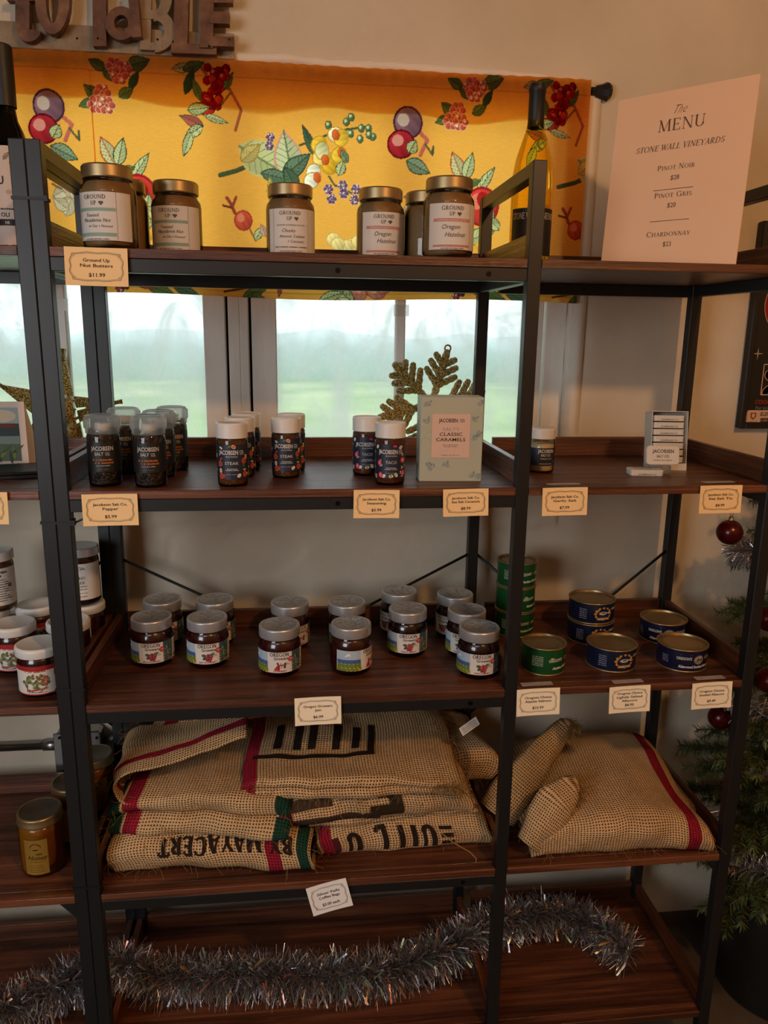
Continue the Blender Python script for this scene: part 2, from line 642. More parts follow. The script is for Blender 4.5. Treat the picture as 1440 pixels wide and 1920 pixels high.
def serif_glyph(ch, K=0.125, k=0.05):
    L, A, S = _ln, _arc, _sf
    T0 = 0.955
    st = lambda x, w=K, a=0.0, b=1.0: L(x, a, x, b, w)
    g = {
        'A': (L(.08, 0, .37, 1, k) + L(.37, 1, .68, 0, K) + L(.18, .34, .56, .34, k) + S(.08, 0, .2) + S(.68, 0, .24), .76),
        'B': (st(.16) + A(.26, .75, .24, .23, -90, 90, k, K) + A(.26, .26, .3, .25, -90, 90, k, K) + S(.14, 0, .2) + S(.14, T0, .2) + L(.16, .5, .3, .5, k) + L(.16, .98, .28, .98, k) + L(.16, .02, .28, .02, k), .70),
        'C': (A(.46, .5, .36, .48, 48, 312, k, K) + L(.70, .68, .70, .92, k), .82),
        'D': (st(.16) + A(.24, .5, .48, .48, -90, 90, k, K, 18) + S(.14, 0, .2) + S(.14, T0, .2) + L(.14, .98, .26, .98, k) + L(.14, .02, .26, .02, k), .86),
        'E': (st(.16) + L(.06, .975, .56, .975, k) + L(.16, .51, .46, .51, k) + L(.06, .025, .6, .025, k) + L(.56, .8, .56, 1, k) + L(.6, 0, .6, .2, k) + L(.46, .42, .46, .6, k), .68),
        'G': (A(.46, .5, .36, .48, 48, 312, k, K) + L(.70, .68, .70, .92, k) + st(.72, K, .04, .42) + S(.72, .40, .26), .88),
        'H': (st(.16) + st(.68) + L(.16, .5, .68, .5, k) + S(.16, 0) + S(.16, T0) + S(.68, 0) + S(.68, T0), .86),
        'I': (st(.16) + S(.16, 0) + S(.16, T0), .34),
        'J': (st(.24, K, .15, 1) + A(.10, .15, .14, .17, -140, 0, k, K, 8) + S(.24, T0), .44),
        'K': (st(.16) + L(.18, .42, .62, 1, k) + L(.3, .56, .68, 0, K) + S(.16, 0) + S(.16, T0) + S(.62, T0, .2) + S(.68, 0, .22), .78),
        'L': (st(.16) + L(.06, .025, .58, .025, k) + L(.58, 0, .58, .22, k) + S(.16, T0), .64),
        'M': (L(.12, 0, .15, 1, k) + L(.15, 1, .47, .02, K) + L(.47, .02, .80, 1, k) + L(.84, 0, .81, 1, K) + S(.12, 0, .2) + S(.84, 0) + S(.1, T0, .14) + S(.86, T0, .16), .98),
        'N': (st(.14, k) + L(.14, 1, .70, 0, K) + st(.70, k) + S(.14, 0, .2) + S(.12, T0, .18) + S(.70, T0, .2), .84),
        'O': (A(.46, .5, .37, .48, 0, 360, k, K, 26), .92),
        'P': (st(.16) + A(.26, .72, .28, .25, -90, 90, k, K) + S(.16, 0) + S(.14, T0, .2) + L(.16, .98, .28, .98, k) + L(.16, .46, .28, .46, k), .64),
        'R': (st(.16) + A(.26, .73, .27, .25, -90, 90, k, K) + L(.32, .48, .64, 0, K) + S(.16, 0) + S(.14, T0, .2) + S(.66, 0, .2) + L(.16, .98, .28, .98, k) + L(.16, .47, .32, .47, k), .74),
        'S': (A(.29, .74, .19, .24, 40, 262, k, K, 12) + A(.29, .26, .20, .25, 82, -140, k, K, 12) + L(.47, .74, .47, .93, k) + L(.10, .07, .10, .28, k), .58),
        'T': (st(.33) + L(.03, .975, .63, .975, k) + L(.03, .78, .03, 1, k) + L(.63, .78, .63, 1, k) + S(.33, 0), .66),
        'U': (st(.15, K, .3, 1) + st(.65, k, .3, 1) + A(.40, .32, .25, .31, 180, 360, k, K) + S(.15, T0) + S(.65, T0, .2), .80),
        'V': (L(.08, 1, .38, 0, K) + L(.38, 0, .66, 1, k) + S(.08, T0) + S(.66, T0, .2), .74),
        'W': (L(.06, 1, .30, 0, K) + L(.30, 0, .5, .95, k) + L(.46, 1, .72, 0, K) + L(.72, 0, .96, 1, k) + S(.06, T0) + S(.96, T0, .2), 1.02),
        'Y': (L(.06, 1, .36, .48, K) + L(.66, 1, .36, .48, k) + st(.36, K, 0, .5) + S(.06, T0) + S(.66, T0, .2) + S(.36, 0), .72),
    }
    return g.get(ch)

class Art:
    """flat coloured shapes in (x, z) metres on a label, later wrapped on its surface"""
    def __init__(self):
        self.items = []      # (verts, faces, colour, layer)

    def poly(self, pts, col, layer=1):
        self.items.append((list(pts), [tuple(range(len(pts)))], col, layer))
        return self

    def rect(self, x0, x1, y0, y1, col, layer=1, step=0.003):
        n = max(1, int(abs(x1 - x0) / step))
        v, f = [], []
        for i in range(n + 1):
            x = x0 + (x1 - x0) * i / n
            v += [(x, y0), (x, y1)]
        for i in range(n):
            f.append((2 * i, 2 * i + 2, 2 * i + 3, 2 * i + 1))
        self.items.append((v, f, col, layer))
        return self

    def ell(self, cx, cy, rx, ry, col, layer=2, rot=0.0, n=12):
        c, s = math.cos(rot), math.sin(rot)
        p = []
        for i in range(n):
            a = 2 * math.pi * i / n
            x, y = rx * math.cos(a), ry * math.sin(a)
            p.append((cx + x * c - y * s, cy + x * s + y * c))
        return self.poly(p, col, layer)

    def leaf(self, cx, cy, ln, wd, rot, col, layer=2):
        c, s = math.cos(rot), math.sin(rot)
        p = [(-.5, 0), (-.25, -.42), (.1, -.46), (.5, 0), (.1, .46), (-.25, .42)]
        return self.poly([(cx + x * ln * c - y * wd * s, cy + x * ln * s + y * wd * c) for x, y in p], col, layer)

    def line(self, pts, w, col, layer=2):
        for (x0, y0), (x1, y1) in zip(pts[:-1], pts[1:]):
            dx, dy = x1 - x0, y1 - y0
            k = math.hypot(dx, dy) or 1
            nx, ny = -dy / k * w / 2, dx / k * w / 2
            self.poly([(x0 + nx, y0 + ny), (x0 - nx, y0 - ny), (x1 - nx, y1 - ny), (x1 + nx, y1 + ny)], col, layer)
        return self

    def _put(self, v, f, x, y, size, col, align, wide, shear, layer, rot, width=None):
        if not v:
            return self
        xs = [p[0] for p in v]
        lo, hi = min(xs), max(xs)
        if width:
            wide = width / ((hi - lo) * size)
        off = {'c': (lo + hi) / 2, 'l': lo, 'r': hi}[align]
        c, s = math.cos(rot), math.sin(rot)
        out = []
        for px, py in v:
            a = (px - off) * size * wide + py * size * shear
            b = py * size
            out.append((x + a * c - b * s, y + a * s + b * c))
        self.items.append((out, f, col, layer))
        return self

    def text(self, s, x, y, size, col, align='c', wide=1.0, shear=0.0, bold=0.0, layer=3, rot=0.0, width=None):
        """size is the cap height"""
        v, f = text_mesh(s, bold)
        return self._put(v, f, x, y, size / 0.727, col, align, wide, shear, layer, rot, width)

    def serif(self, s, x, y, size, col, align='c', wide=1.0, shear=0.0, track=0.06, layer=3, rot=0.0, K=0.125, k=0.05, width=None):
        v, f, cx = [], [], 0.0
        for ch in s:
            if ch == ' ':
                cx += 0.4
                continue
            sc = 1.0
            if ch.islower():
                sc = 0.78
            g = serif_glyph(ch.upper(), K, k)
            if g is None:
                tv, tf = text_mesh(ch)
                b = len(v)
                v += [(cx + px / 0.727, py / 0.727) for px, py in tv]
                f += [tuple(b + i for i in q) for q in tf]
                cx += (max(p[0] for p in tv) / 0.727 if tv else 0.3) + 0.1
                continue
            for q in g[0]:
                b = len(v)
                v += [(cx + px * sc, py * sc) for px, py in q]
                f.append((b, b + 1, b + 2, b + 3))
            cx += g[1] * sc + track
        return self._put(v, f, x, y, size, col, align, wide, shear, layer, rot, width)

    def subdivide(self, n=4):
        """split quads so that print can follow a soft surface"""
        out = []
        for v, f, col, layer in self.items:
            nv, nf = list(v), []
            for q in f:
                if len(q) != 4:
                    nf.append(q)
                    continue
                A, B, C, E = [v[i] for i in q]
                b = len(nv)
                for i in range(n + 1):
                    for j in range(n + 1):
                        s, t = i / n, j / n
                        nv.append(tuple((1 - s) * ((1 - t) * A[k] + t * E[k]) + s * ((1 - t) * B[k] + t * C[k]) for k in (0, 1)))
                for i in range(n):
                    for j in range(n):
                        a = b + i * (n + 1) + j
                        nf.append((a, a + n + 1, a + n + 2, a + 1))
            out.append((nv, nf, col, layer))
        self.items = out
        return self

    def squig(self, x0, x1, z, h, col, layer=3, seed=1):
        """a line of print too small to read"""
        r = random.Random(seed + int(z * 1e5))
        x = x0
        while x < x1:
            w = h * r.uniform(.5, 1.1)
            self.poly([(x, z), (min(x + w, x1), z), (min(x + w, x1), z + h * r.uniform(.7, 1)), (x, z + h * r.uniform(.6, 1))], col, layer)
            x += w + h * (.25 if r.random() < .8 else .9)
        return self

    def build(self, name, fn, parent, material='print', lift=0.00018):
        mb = MB()
        for v, f, col, layer in self.items:
            mb.add([fn(x, y, lift * layer) for x, y in v], f, col)
        return mb.build(name, material, parent)

def on_cyl(r, z0=0.0):
    """x runs round the cylinder (front faces -y), y runs up"""
    def fn(x, y, d):
        a = x / r
        return ((r + d) * math.sin(a), -(r + d) * math.cos(a), z0 + y)
    return fn

def on_front(y=0.0):
    return lambda x, z, d: (x, y - d, z)

def on_top(z=0.0):
    return lambda x, y, d: (x, y, z + d)

def cyl_patch(r, x0, x1, z0, z1, step=0.003):
    mb = MB()
    n = max(2, int((x1 - x0) / step))
    p = []
    for i in range(n + 1):
        a = (x0 + (x1 - x0) * i / n) / r
        for z in (z0, z1):
            for rr in (r,):
                p.append((rr * math.sin(a), -rr * math.cos(a), z))
    mb.add(p, [(2 * i, 2 * i + 2, 2 * i + 3, 2 * i + 1) for i in range(n)], None, True)
    return mb

# ------------------------------------------------------------------ room shell
OX0, OX1, OZ0, OZ1 = -0.46, 1.012, 1.185, 1.955      # window opening

def quad_y(mb, x0, x1, z0, z1, y, nx=1, nz=1):
    p, f = [], []
    for j in range(nz + 1):
        for i in range(nx + 1):
            p.append((x0 + (x1 - x0) * i / nx, y, z0 + (z1 - z0) * j / nz))
    for j in range(nz):
        for i in range(nx):
            a = j * (nx + 1) + i
            f.append((a, a + 1, a + nx + 2, a + nx + 1))
    mb.add(p, f, None, True)

RX0, RX1, RY0 = -2.4, 2.7, -4.2
mb = MB()
quad_y(mb, RX0, OX0, FLOOR, CEIL, WALL)
quad_y(mb, OX1, RX1, FLOOR, CEIL, WALL, 8, 12)
quad_y(mb, OX0, OX1, OZ1, CEIL, WALL)
# wall under the window: plaster that has flaked in layers
nx, nz = 210, 150
p, f = [], []
for j in range(nz + 1):
    for i in range(nx + 1):
        x = OX0 + (OX1 - OX0) * i / nx
        z = FLOOR + (OZ0 - FLOOR) * j / nz
        n1 = noise.noise((x * 5, z * 3, 1.7))
        n2 = noise.noise((x * 23, z * 23, 4.1))
        edge = 1.045 + 0.022 * n1 + 0.007 * n2 - 0.03 * max(0, x - 0.5)
        y = WALL
        k = min(1, max(0, (z - edge) / 0.004))
        y -= 0.0060 * k
        d = math.hypot((x - 0.25) / 0.20, (z - 0.965) / 0.085)
        q = 0.75 - d + 0.65 * noise.noise((x * 11, z * 14, 8.0)) + 0.25 * n2
        if q > 0 and k < 0.5:
            y += 0.0035 * min(1, q * 9)
            y -= 0.0012 * noise.noise((x * 90, z * 90, 2.0))
        if i in (0, nx) or j in (0, nz):
            y = WALL
        p.append((x, y, z))
for j in range(nz):
    for i in range(nx):
        a = j * (nx + 1) + i
        f.append((a, a + 1, a + nx + 2, a + nx + 1))
mb.add(p, f, None, True)
structure(mb.build('wall_back', 'plaster_wall'))

mb = MB()
mb.add([(RX0, RY0, FLOOR), (RX1, RY0, FLOOR), (RX1, WALL + .3, FLOOR), (RX0, WALL + .3, FLOOR)], [(0, 1, 2, 3)])
structure(mb.build('floor', 'floor_concrete'))
mb = MB()
mb.add([(RX0, RY0, CEIL), (RX1, RY0, CEIL), (RX1, WALL + .3, CEIL), (RX0, WALL + .3, CEIL)], [(3, 2, 1, 0)])
structure(mb.build('ceiling', 'room_paint'))
for nm, x in (('wall_left', RX0), ('wall_right', RX1)):
    mb = MB()
    mb.add([(x, RY0, FLOOR), (x, WALL + .3, FLOOR), (x, WALL + .3, CEIL), (x, RY0, CEIL)], [(0, 1, 2, 3)])
    structure(mb.build(nm, 'room_paint'))
mb = MB()
quad_y(mb, RX0, RX1, FLOOR, CEIL, RY0)
structure(mb.build('wall_front', 'room_paint'))
mb = MB()
mb.box(W2 + .06, RX1, WALL - .012, WALL, FLOOR, FLOOR + .035)
mb.box(RX0, W2 + .06, WALL - .010, WALL, FLOOR, FLOOR + .035)
structure(mb.build('baseboard_back', 'floor_concrete'))

# window reveal: four sides of the opening
def rough_slab(name, x0, x1, y0, y1, z0, z1, material, amp=0.004):
    mb = MB()
    n = 40
    def ring(t):
        if z1 - z0 > x1 - x0:
            z = z0 + (z1 - z0) * t
            a = amp * noise.noise((z * 18, x0 * 7, 3))
            return [(x0 + a, y0, z), (x1, y0, z), (x1, y1, z), (x0 + a * .5, y1, z)]
        x = x0 + (x1 - x0) * t
        a = amp * noise.noise((x * 18, z0 * 7, 5))
        return [(x, y0, z0 + a), (x, y1, z0 + a * .5), (x, y1, z1), (x, y0, z1 + a)]
    pts = []
    for i in range(n + 1):
        pts += ring(i / n)
    fs = []
    for i in range(n):
        for j in range(4):
            k = (j + 1) % 4
            fs.append((i * 4 + j, i * 4 + k, i * 4 + 4 + k, i * 4 + 4 + j))
    fs += [(3, 2, 1, 0), (n * 4, n * 4 + 1, n * 4 + 2, n * 4 + 3)]
    mb.add(pts, fs, None, True)
    return structure(mb.build(name, material))

rough_slab('trim_1', OX1, OX1 + .03, WALL - .006, GLASS + .035, OZ0, OZ1 + .02, 'plaster_trim')
rough_slab('trim_2', OX0 - .03, OX0, WALL - .004, GLASS + .035, OZ0, OZ1, 'plaster_trim')
rough_slab('trim_3', OX0, OX1 + .03, WALL - .001, GLASS + .035, OZ1, OZ1 + .03, 'plaster_trim')
rough_slab('trim_4', OX0, OX1, WALL - .001, GLASS + .035, OZ0 - .03, OZ0, 'plaster_trim', 0.001)
# ragged plaster bead above the curtain
mb = MB()
pts, rad = [], []
for i in range(61):
    x = 0.24 + 0.80 * i / 60
    pts.append((x, WALL + 0.004, 2.000 + 0.006 * noise.noise((x * 9, 0, 0)) - 0.01 * (x - .24)))
    rad.append((0.011 + 0.006 * noise.noise((x * 25, 3, 0))) * min(1, (60.5 - i) / 22))
mb.tube(pts, rad, 8)
structure(mb.build('trim_5', 'plaster_trim'))

# two windows, each with a painted frame, a muntin, a rail and fogged panes
def window(name, x0, x1, xm, boards):
    w = bpy.data.objects.new(name, None)
    COL.objects.link(w)
    structure(w)
    for a, b in boards:
        MB().box(a, b, GLASS - .012, GLASS + .03, OZ0, 1.592 if .19 < a < .4 else OZ1, bev=.002).build('frame_board', 'painted_frame', w)
    if x0 > 0:
        MB().box(.265, .29, GLASS - .010, GLASS + .014, 1.592, OZ1, bev=.002).build('upper_mullion', 'painted_frame', w)
    MB().box(xm - .011, xm + .011, GLASS - .012, GLASS + .012, OZ0, OZ1, bev=.003).build('muntin', 'painted_frame', w)
    MB().box(x0, x1, GLASS - .014, GLASS + .02, OZ0, OZ0 + .032, bev=.002).build('bottom_rail', 'painted_frame', w)
    MB().box(x0 if x0 < 0 else .276, x1 if x1 > .5 else .276, GLASS - .010, GLASS + .014, 1.565, 1.592, bev=.002).build('middle_rail', 'painted_frame', w)
    MB().box(x0 if x0 < 0 else .276, x1 if x1 > .5 else .276, GLASS - .012, GLASS + .02, OZ1 - .03, OZ1, bev=.002).build('top_rail', 'painted_frame', w)
    for a, b in ((x0, xm - .009), (xm + .009, x1)):
        for c, d in ((OZ0 + .028, 1.568), (1.589, OZ1 - .028)):
            if c > 1.5:
                a, b = (a if a > .36 or a < .19 else .287), (b if b < .19 or b > .36 else .268)
            pm = MB().box(a - .003, b + .003, GLASS + .002, GLASS + .005, c, d)
            pm.m = [1, 1, 0 if d < 1.6 else 1, 1, 1, 1]       # the fogged side faces the room
            pm.build('pane', ['fogged_glass', 'clear_glass'], w)
    MB().box(xm - .016, xm + .018, GLASS - .0145, GLASS - .013, 1.505, 1.53).build('tape_strip', 'tape', w)
    return w

window('window_1', -0.44, 0.199, -0.098, [(-0.46, -0.42), (0.198, 0.245), (0.251, 0.276)])
window('window_2', 0.353, 0.918, 0.630, [(0.276, 0.295), (0.301, 0.355), (0.916, 0.958), (0.964, 1.012)])
MB().box(0.24, 0.31, GLASS + .012, GLASS + .028, OZ0, 1.58).build('window_gap', 'dark_gap', bpy.data.objects['window_1'])

# outdoors seen through the fogged panes
mb = MB()
mb.add([(-60, .9, -0.35), (60, .9, -0.35), (60, 70, -0.35), (-60, 70, -0.35)], [(0, 1, 2, 3)])
structure(mb.build('ground_lawn', 'grass'))
mb = MB()
pts, fs = [], []
nx = 120
for i in range(nx + 1):
    x = -50 + 100 * i / nx
    h = 1.5 + 0.3 * noise.noise((x * .3, 0, 0)) + .2 * noise.noise((x, 2, 0))
    for y, z in ((30, -.35), (29.5, h * .6), (30.5, h), (32.5, h * .9), (33, -.35)):
        pts.append((x, y + .4 * noise.noise((x * .7, z, 1)), z))
for i in range(nx):
    for j in range(4):
        a = i * 5 + j
        fs.append((a, a + 1, a + 6, a + 5))
mb.add(pts, fs, None, True)
tag(mb.build('hedge', 'hazed_hedge'), 'hazy grey-green hedge far beyond the lawn outside the window', 'hedge')

# ------------------------------------------------------------------ curtain
RES = 0.0014
class Canvas:
    def __init__(s, x0, x1, z0, z1, base):
        s.x0, s.z0 = x0, z0
        s.nx, s.nz = int((x1 - x0) / RES) + 1, int((z1 - z0) / RES) + 1
        s.X = x0 + np.arange(s.nx)[None, :] * RES + np.zeros((s.nz, 1))
        s.Z = z0 + np.arange(s.nz)[:, None] * RES + np.zeros((1, s.nx))
        s.C = np.zeros((s.nz, s.nx, 3))
        s.C[:] = hexc(base)
    def win(s, x, z, r):
        i0, i1 = int((x - r - s.x0) / RES), int((x + r - s.x0) / RES) + 2
        j0, j1 = int((z - r - s.z0) / RES), int((z + r - s.z0) / RES) + 2
        i0, j0 = max(i0, 0), max(j0, 0)
        if i1 <= i0 or j1 <= j0 or i0 >= s.nx or j0 >= s.nz:
            return None
        return slice(j0, min(j1, s.nz)), slice(i0, min(i1, s.nx))
    def ell(s, x, z, rx, rz, col, rot=0, rim=None, hi=None):
        w = s.win(x, z, max(rx, rz) * 1.1)
        if w is None:
            return
        dx, dz = s.X[w] - x, s.Z[w] - z
        c, n = math.cos(rot), math.sin(rot)
        a, b = (dx * c + dz * n) / rx, (-dx * n + dz * c) / rz
        d = a * a + b * b
        t = s.C[w]
        t[d < 1] = hexc(rim or col)
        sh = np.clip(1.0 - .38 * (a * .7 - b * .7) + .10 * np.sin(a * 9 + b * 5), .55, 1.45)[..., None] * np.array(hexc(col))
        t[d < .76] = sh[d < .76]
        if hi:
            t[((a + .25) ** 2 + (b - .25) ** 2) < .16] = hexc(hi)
    def leaf(s, x, z, ln, wd, rot, col, vein='3d4a2c', edge=None):
        w = s.win(x, z, ln * .6)
        if w is None:
            return
        dx, dz = s.X[w] - x, s.Z[w] - z
        c, n = math.cos(rot), math.sin(rot)
        a, b = (dx * c + dz * n) / (ln / 2), (-dx * n + dz * c) / (wd / 2)
        d = np.abs(b) - (1 - a * a) * (1 - .35 * a)
        t = s.C[w]
        ins = (d < 0) & (np.abs(a) < 1)
        t[ins] = hexc(edge or vein)
        t[(d < -.16) & ins] = hexc(col)
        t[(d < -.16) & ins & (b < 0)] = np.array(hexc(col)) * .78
        t[(np.abs(b) < .06) & ins] = hexc(vein)
        st = ins & (np.abs(np.mod(a * 4 - np.abs(b) * 1.6, 1) - .5) < .06) & (d < -.1)
        t[st] = hexc(vein)
    def line(s, pts, wd, col):
        for (x0, z0), (x1, z1) in zip(pts[:-1], pts[1:]):
            k = max(2, int(math.hypot(x1 - x0, z1 - z0) / (RES * .7)))
            for i in range(k + 1):
                s.ell(x0 + (x1 - x0) * i / k, z0 + (z1 - z0) * i / k, wd / 2 + RES * .3, wd / 2 + RES * .3, col)
    def berry(s, x, z, r, col, rim, k=7):
        rnd = random.Random(int(x * 1e4) * 7 + int(z * 1e4))
        for i in range(k):
            a = 2 * math.pi * i / max(1, k - 1)
            q = 0 if i == 0 else .6
            s.ell(x + q * r * math.cos(a), z + q * r * math.sin(a), r * .42, r * .42, col, 0, rim, 'ffd8c0' if rnd.random() < .3 else None)

def motifs(c, dx):
    P = lambda u, v: (at(u, v, y=0.40)[0] + dx, at(u, v, y=0.40)[2])
    G, GD, GL, GY = '6e7a45', '3f5138', 'cfcf95', 'd6c27a'
    k = 0.00117
    def leaf(u, v, ln, wd, deg, col=GL, vein=GD, edge=None):
        x, z = P(u, v)
        c.leaf(x, z, ln * k, wd * k, math.radians(deg), col, vein, edge)
    def ell(u, v, rx, ry, col, rot=0, rim=None, hi=None):
        x, z = P(u, v)
        c.ell(x, z, rx * k, ry * k, col, math.radians(rot), rim, hi)
    def line(pts, w, col):
        c.line([P(*q) for q in pts], w * k, col)
    def berry(u, v, r, col, rim, n=7):
        x, z = P(u, v)
        c.berry(x, z, r * k, col, rim, n)
    # pink raspberries with leaves
    leaf(180, 118, 34, 18, 150, G); leaf(258, 116, 42, 24, 20, G); leaf(205, 140, 34, 16, -40, G); leaf(250, 148, 34, 14, 60, GD)
    leaf(170, 170, 36, 20, 140, G); leaf(235, 172, 30, 18, 30, G); leaf(160, 192, 30, 16, 200, G)
    for u, v in ((213, 122), (230, 128), (222, 140), (190, 172), (178, 194), (198, 196)):
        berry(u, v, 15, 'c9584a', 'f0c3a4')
    # red berry spray
    line([(372, 118), (395, 150), (430, 165), (452, 205), (441, 243)], 4, 'a85a3e')
    line([(410, 200), (432, 172)], 3, '8a6a30'); line([(425, 140), (428, 165)], 3, '7a7a30')
    leaf(338, 125, 32, 16, 190, GY); leaf(362, 122, 40, 18, 20, G); leaf(354, 150, 46, 16, 70, GD); leaf(368, 165, 40, 14, 110, G); leaf(428, 150, 34, 13, 60, G)
    rnd = random.Random(3)
    for i in range(46):
        t = rnd.random()
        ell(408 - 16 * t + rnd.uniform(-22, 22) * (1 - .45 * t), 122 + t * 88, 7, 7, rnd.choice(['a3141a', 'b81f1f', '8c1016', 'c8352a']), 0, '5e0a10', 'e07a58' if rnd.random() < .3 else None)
    leaf(372, 202, 40, 20, 10, GL); leaf(358, 225, 44, 18, 160, 'c9605a', GD); leaf(362, 246, 40, 18, 215, GL); leaf(405, 222, 44, 12, -15, GL); leaf(350, 270, 44, 16, 250, GL)
    # plums
    line([(112, 215), (132, 232), (120, 262)], 6, 'c8685a'); line([(128, 240), (146, 262), (145, 245)], 3, '5a5a3a')
    ell(88, 197, 26, 27, '8d6374', 20, '4e2a3e', 'd9c0b8'); ell(78, 240, 25, 24, 'b32a34', 0, '6a1420', 'e8988a')
    leaf(102, 245, 26, 22, 60, GL); leaf(118, 286, 50, 26, -25, '8fa083', GD)
    # leaf pair and apple
    leaf(200, 283, 52, 26, 115, GL, 'b0443a'); leaf(224, 285, 50, 22, 75, GL); leaf(262, 312, 56, 18, 55, GL); leaf(238, 318, 30, 14, 20, G)
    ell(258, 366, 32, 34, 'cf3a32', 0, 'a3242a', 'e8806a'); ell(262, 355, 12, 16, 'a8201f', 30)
    leaf(275, 385, 40, 22, 80, GL); leaf(262, 425, 56, 30, 20, GL, G); ell(270, 445, 16, 10, 'e8a23a'); leaf(285, 400, 36, 20, 140, GL)
    # pale flower
    for a in range(5):
        leaf(122 + 14 * math.cos(a * 1.25), 372 + 18 * math.sin(a * 1.25), 34, 22, 70 * a, 'dfcfae', 'a58a6a')
    ell(128, 350, 10, 10, 'd28a80'); line([(95, 345), (112, 355)], 3, '7a5a3a')
    # big leaves and blossoms
    line([(412, 327), (445, 318), (470, 307)], 7, '4d5a3a')
    leaf(494, 300, 96, 58, -28, GL, '7f8a58', GY); leaf(470, 285, 46, 26, 40, GY, 'b08a3a')
    leaf(540, 290, 84, 50, 100, 'd3d3a6', '6f7c50', 'd99a86'); leaf(556, 308, 66, 30, 40, '6d8268', '3c4f3c')
    leaf(520, 330, 60, 24, -10, '6d8268', '3c4f3c'); leaf(508, 355, 50, 14, 95, 'd8c060', G); leaf(545, 332, 44, 26, 120, '5d7258', '33452f')
    berry(507, 256, 8, '6a4a6e', 'e0c8c0'); berry(505, 272, 8, '6a4a6e', 'e0c8c0')
    leaf(580, 262, 60, 16, 115, '4d6350', '2f4030'); line([(562, 270), (615, 250), (650, 240), (690, 235)], 3, '4a5a38')
    for u, v in ((616, 232), (650, 226), (659, 217), (678, 238), (658, 248), (676, 258), (692, 238), (700, 254), (693, 250)):
        ell(u, v, 6, 7, '5f7550', 0, '2f4030', 'd8d8a8')
    for u, v, cc in ((630, 250, 'f2e4c0'), (640, 256, 'e8b83c'), (612, 298, 'e8b83c'), (600, 292, 'f2d27a'), (620, 310, 'e0a82c'), (588, 320, 'f4ecd8'), (584, 336, 'f4ecd8'), (636, 288, 'e8b83c'), (598, 268, 'e8b83c'), (604, 280, 'd8cf9a')):
        ell(u, v, 15, 13, cc, u * 7 % 90, 'c9962c')
    for u, v in ((630, 250), (610, 297), (641, 284), (595, 330)):
        ell(u, v, 7, 9, 'd9642c', 10, 'b8461c')
    leaf(640, 312, 28, 18, 70, GL); leaf(646, 290, 26, 14, 120, '7f9068')
    line([(617, 328), (628, 345), (640, 348), (660, 360)], 2.5, '4a5a38')
    for u, v in ((616, 352), (622, 370), (643, 345), (645, 360), (668, 352), (665, 372)):
        berry(u, v, 9, '6a4a6e', 'd9c4c4')
    # small red root
    line([(440, 398), (432, 380), (425, 370)], 5, 'a84a3a'); line([(436, 385), (442, 368)], 4, 'a84a3a'); line([(434, 388), (418, 384)], 3, '7a3a2a')
    ell(456, 412, 16, 17, 'd2553e', 0, 'b03a2c', 'e88a68'); line([(468, 428), (480, 450)], 2.5, '8a6a3a'); leaf(486, 435, 30, 14, 60, GL); leaf(494, 430, 24, 12, 110, 'd9a090', '8a6a50')
    # lower band
    for u in (640, 660, 625, 650, 672, 634):
        ell(u, 445 + (u * 7) % 18, 13, 12, 'ecd08a', 0, 'd8b060')
    for u, v in ((690, 537), (706, 546), (672, 545), (720, 536)):
        ell(u, v, 18, 13, 'dd8a76', u, 'b8584c', 'f0b8a0')
    leaf(640, 545, 70, 26, 140, GL); leaf(622, 552, 50, 20, 20, GL)
    leaf(300, 546, 52, 20, -15, G); leaf(350, 548, 56, 18, -20, '5d7258'); leaf(270, 538, 40, 12, -15, 'c9543a', '8a2a20'); berry(232, 535, 11, '5a2a32', '8a5a4a')
    leaf(480, 545, 56, 18, 25, G); leaf(490, 560, 46, 14, -30, G); line([(420, 546), (470, 537)], 3, '4a3a2a'); leaf(525, 540, 26, 8, 80, 'b8605a', '7a3a30')
    for u, v in ((855, 540), (868, 545), (858, 556), (872, 535)):
        berry(u, v, 9, '8a2a34', 'd8a090')
    line([(740, 545), (775, 532)], 3, '5a5a38')

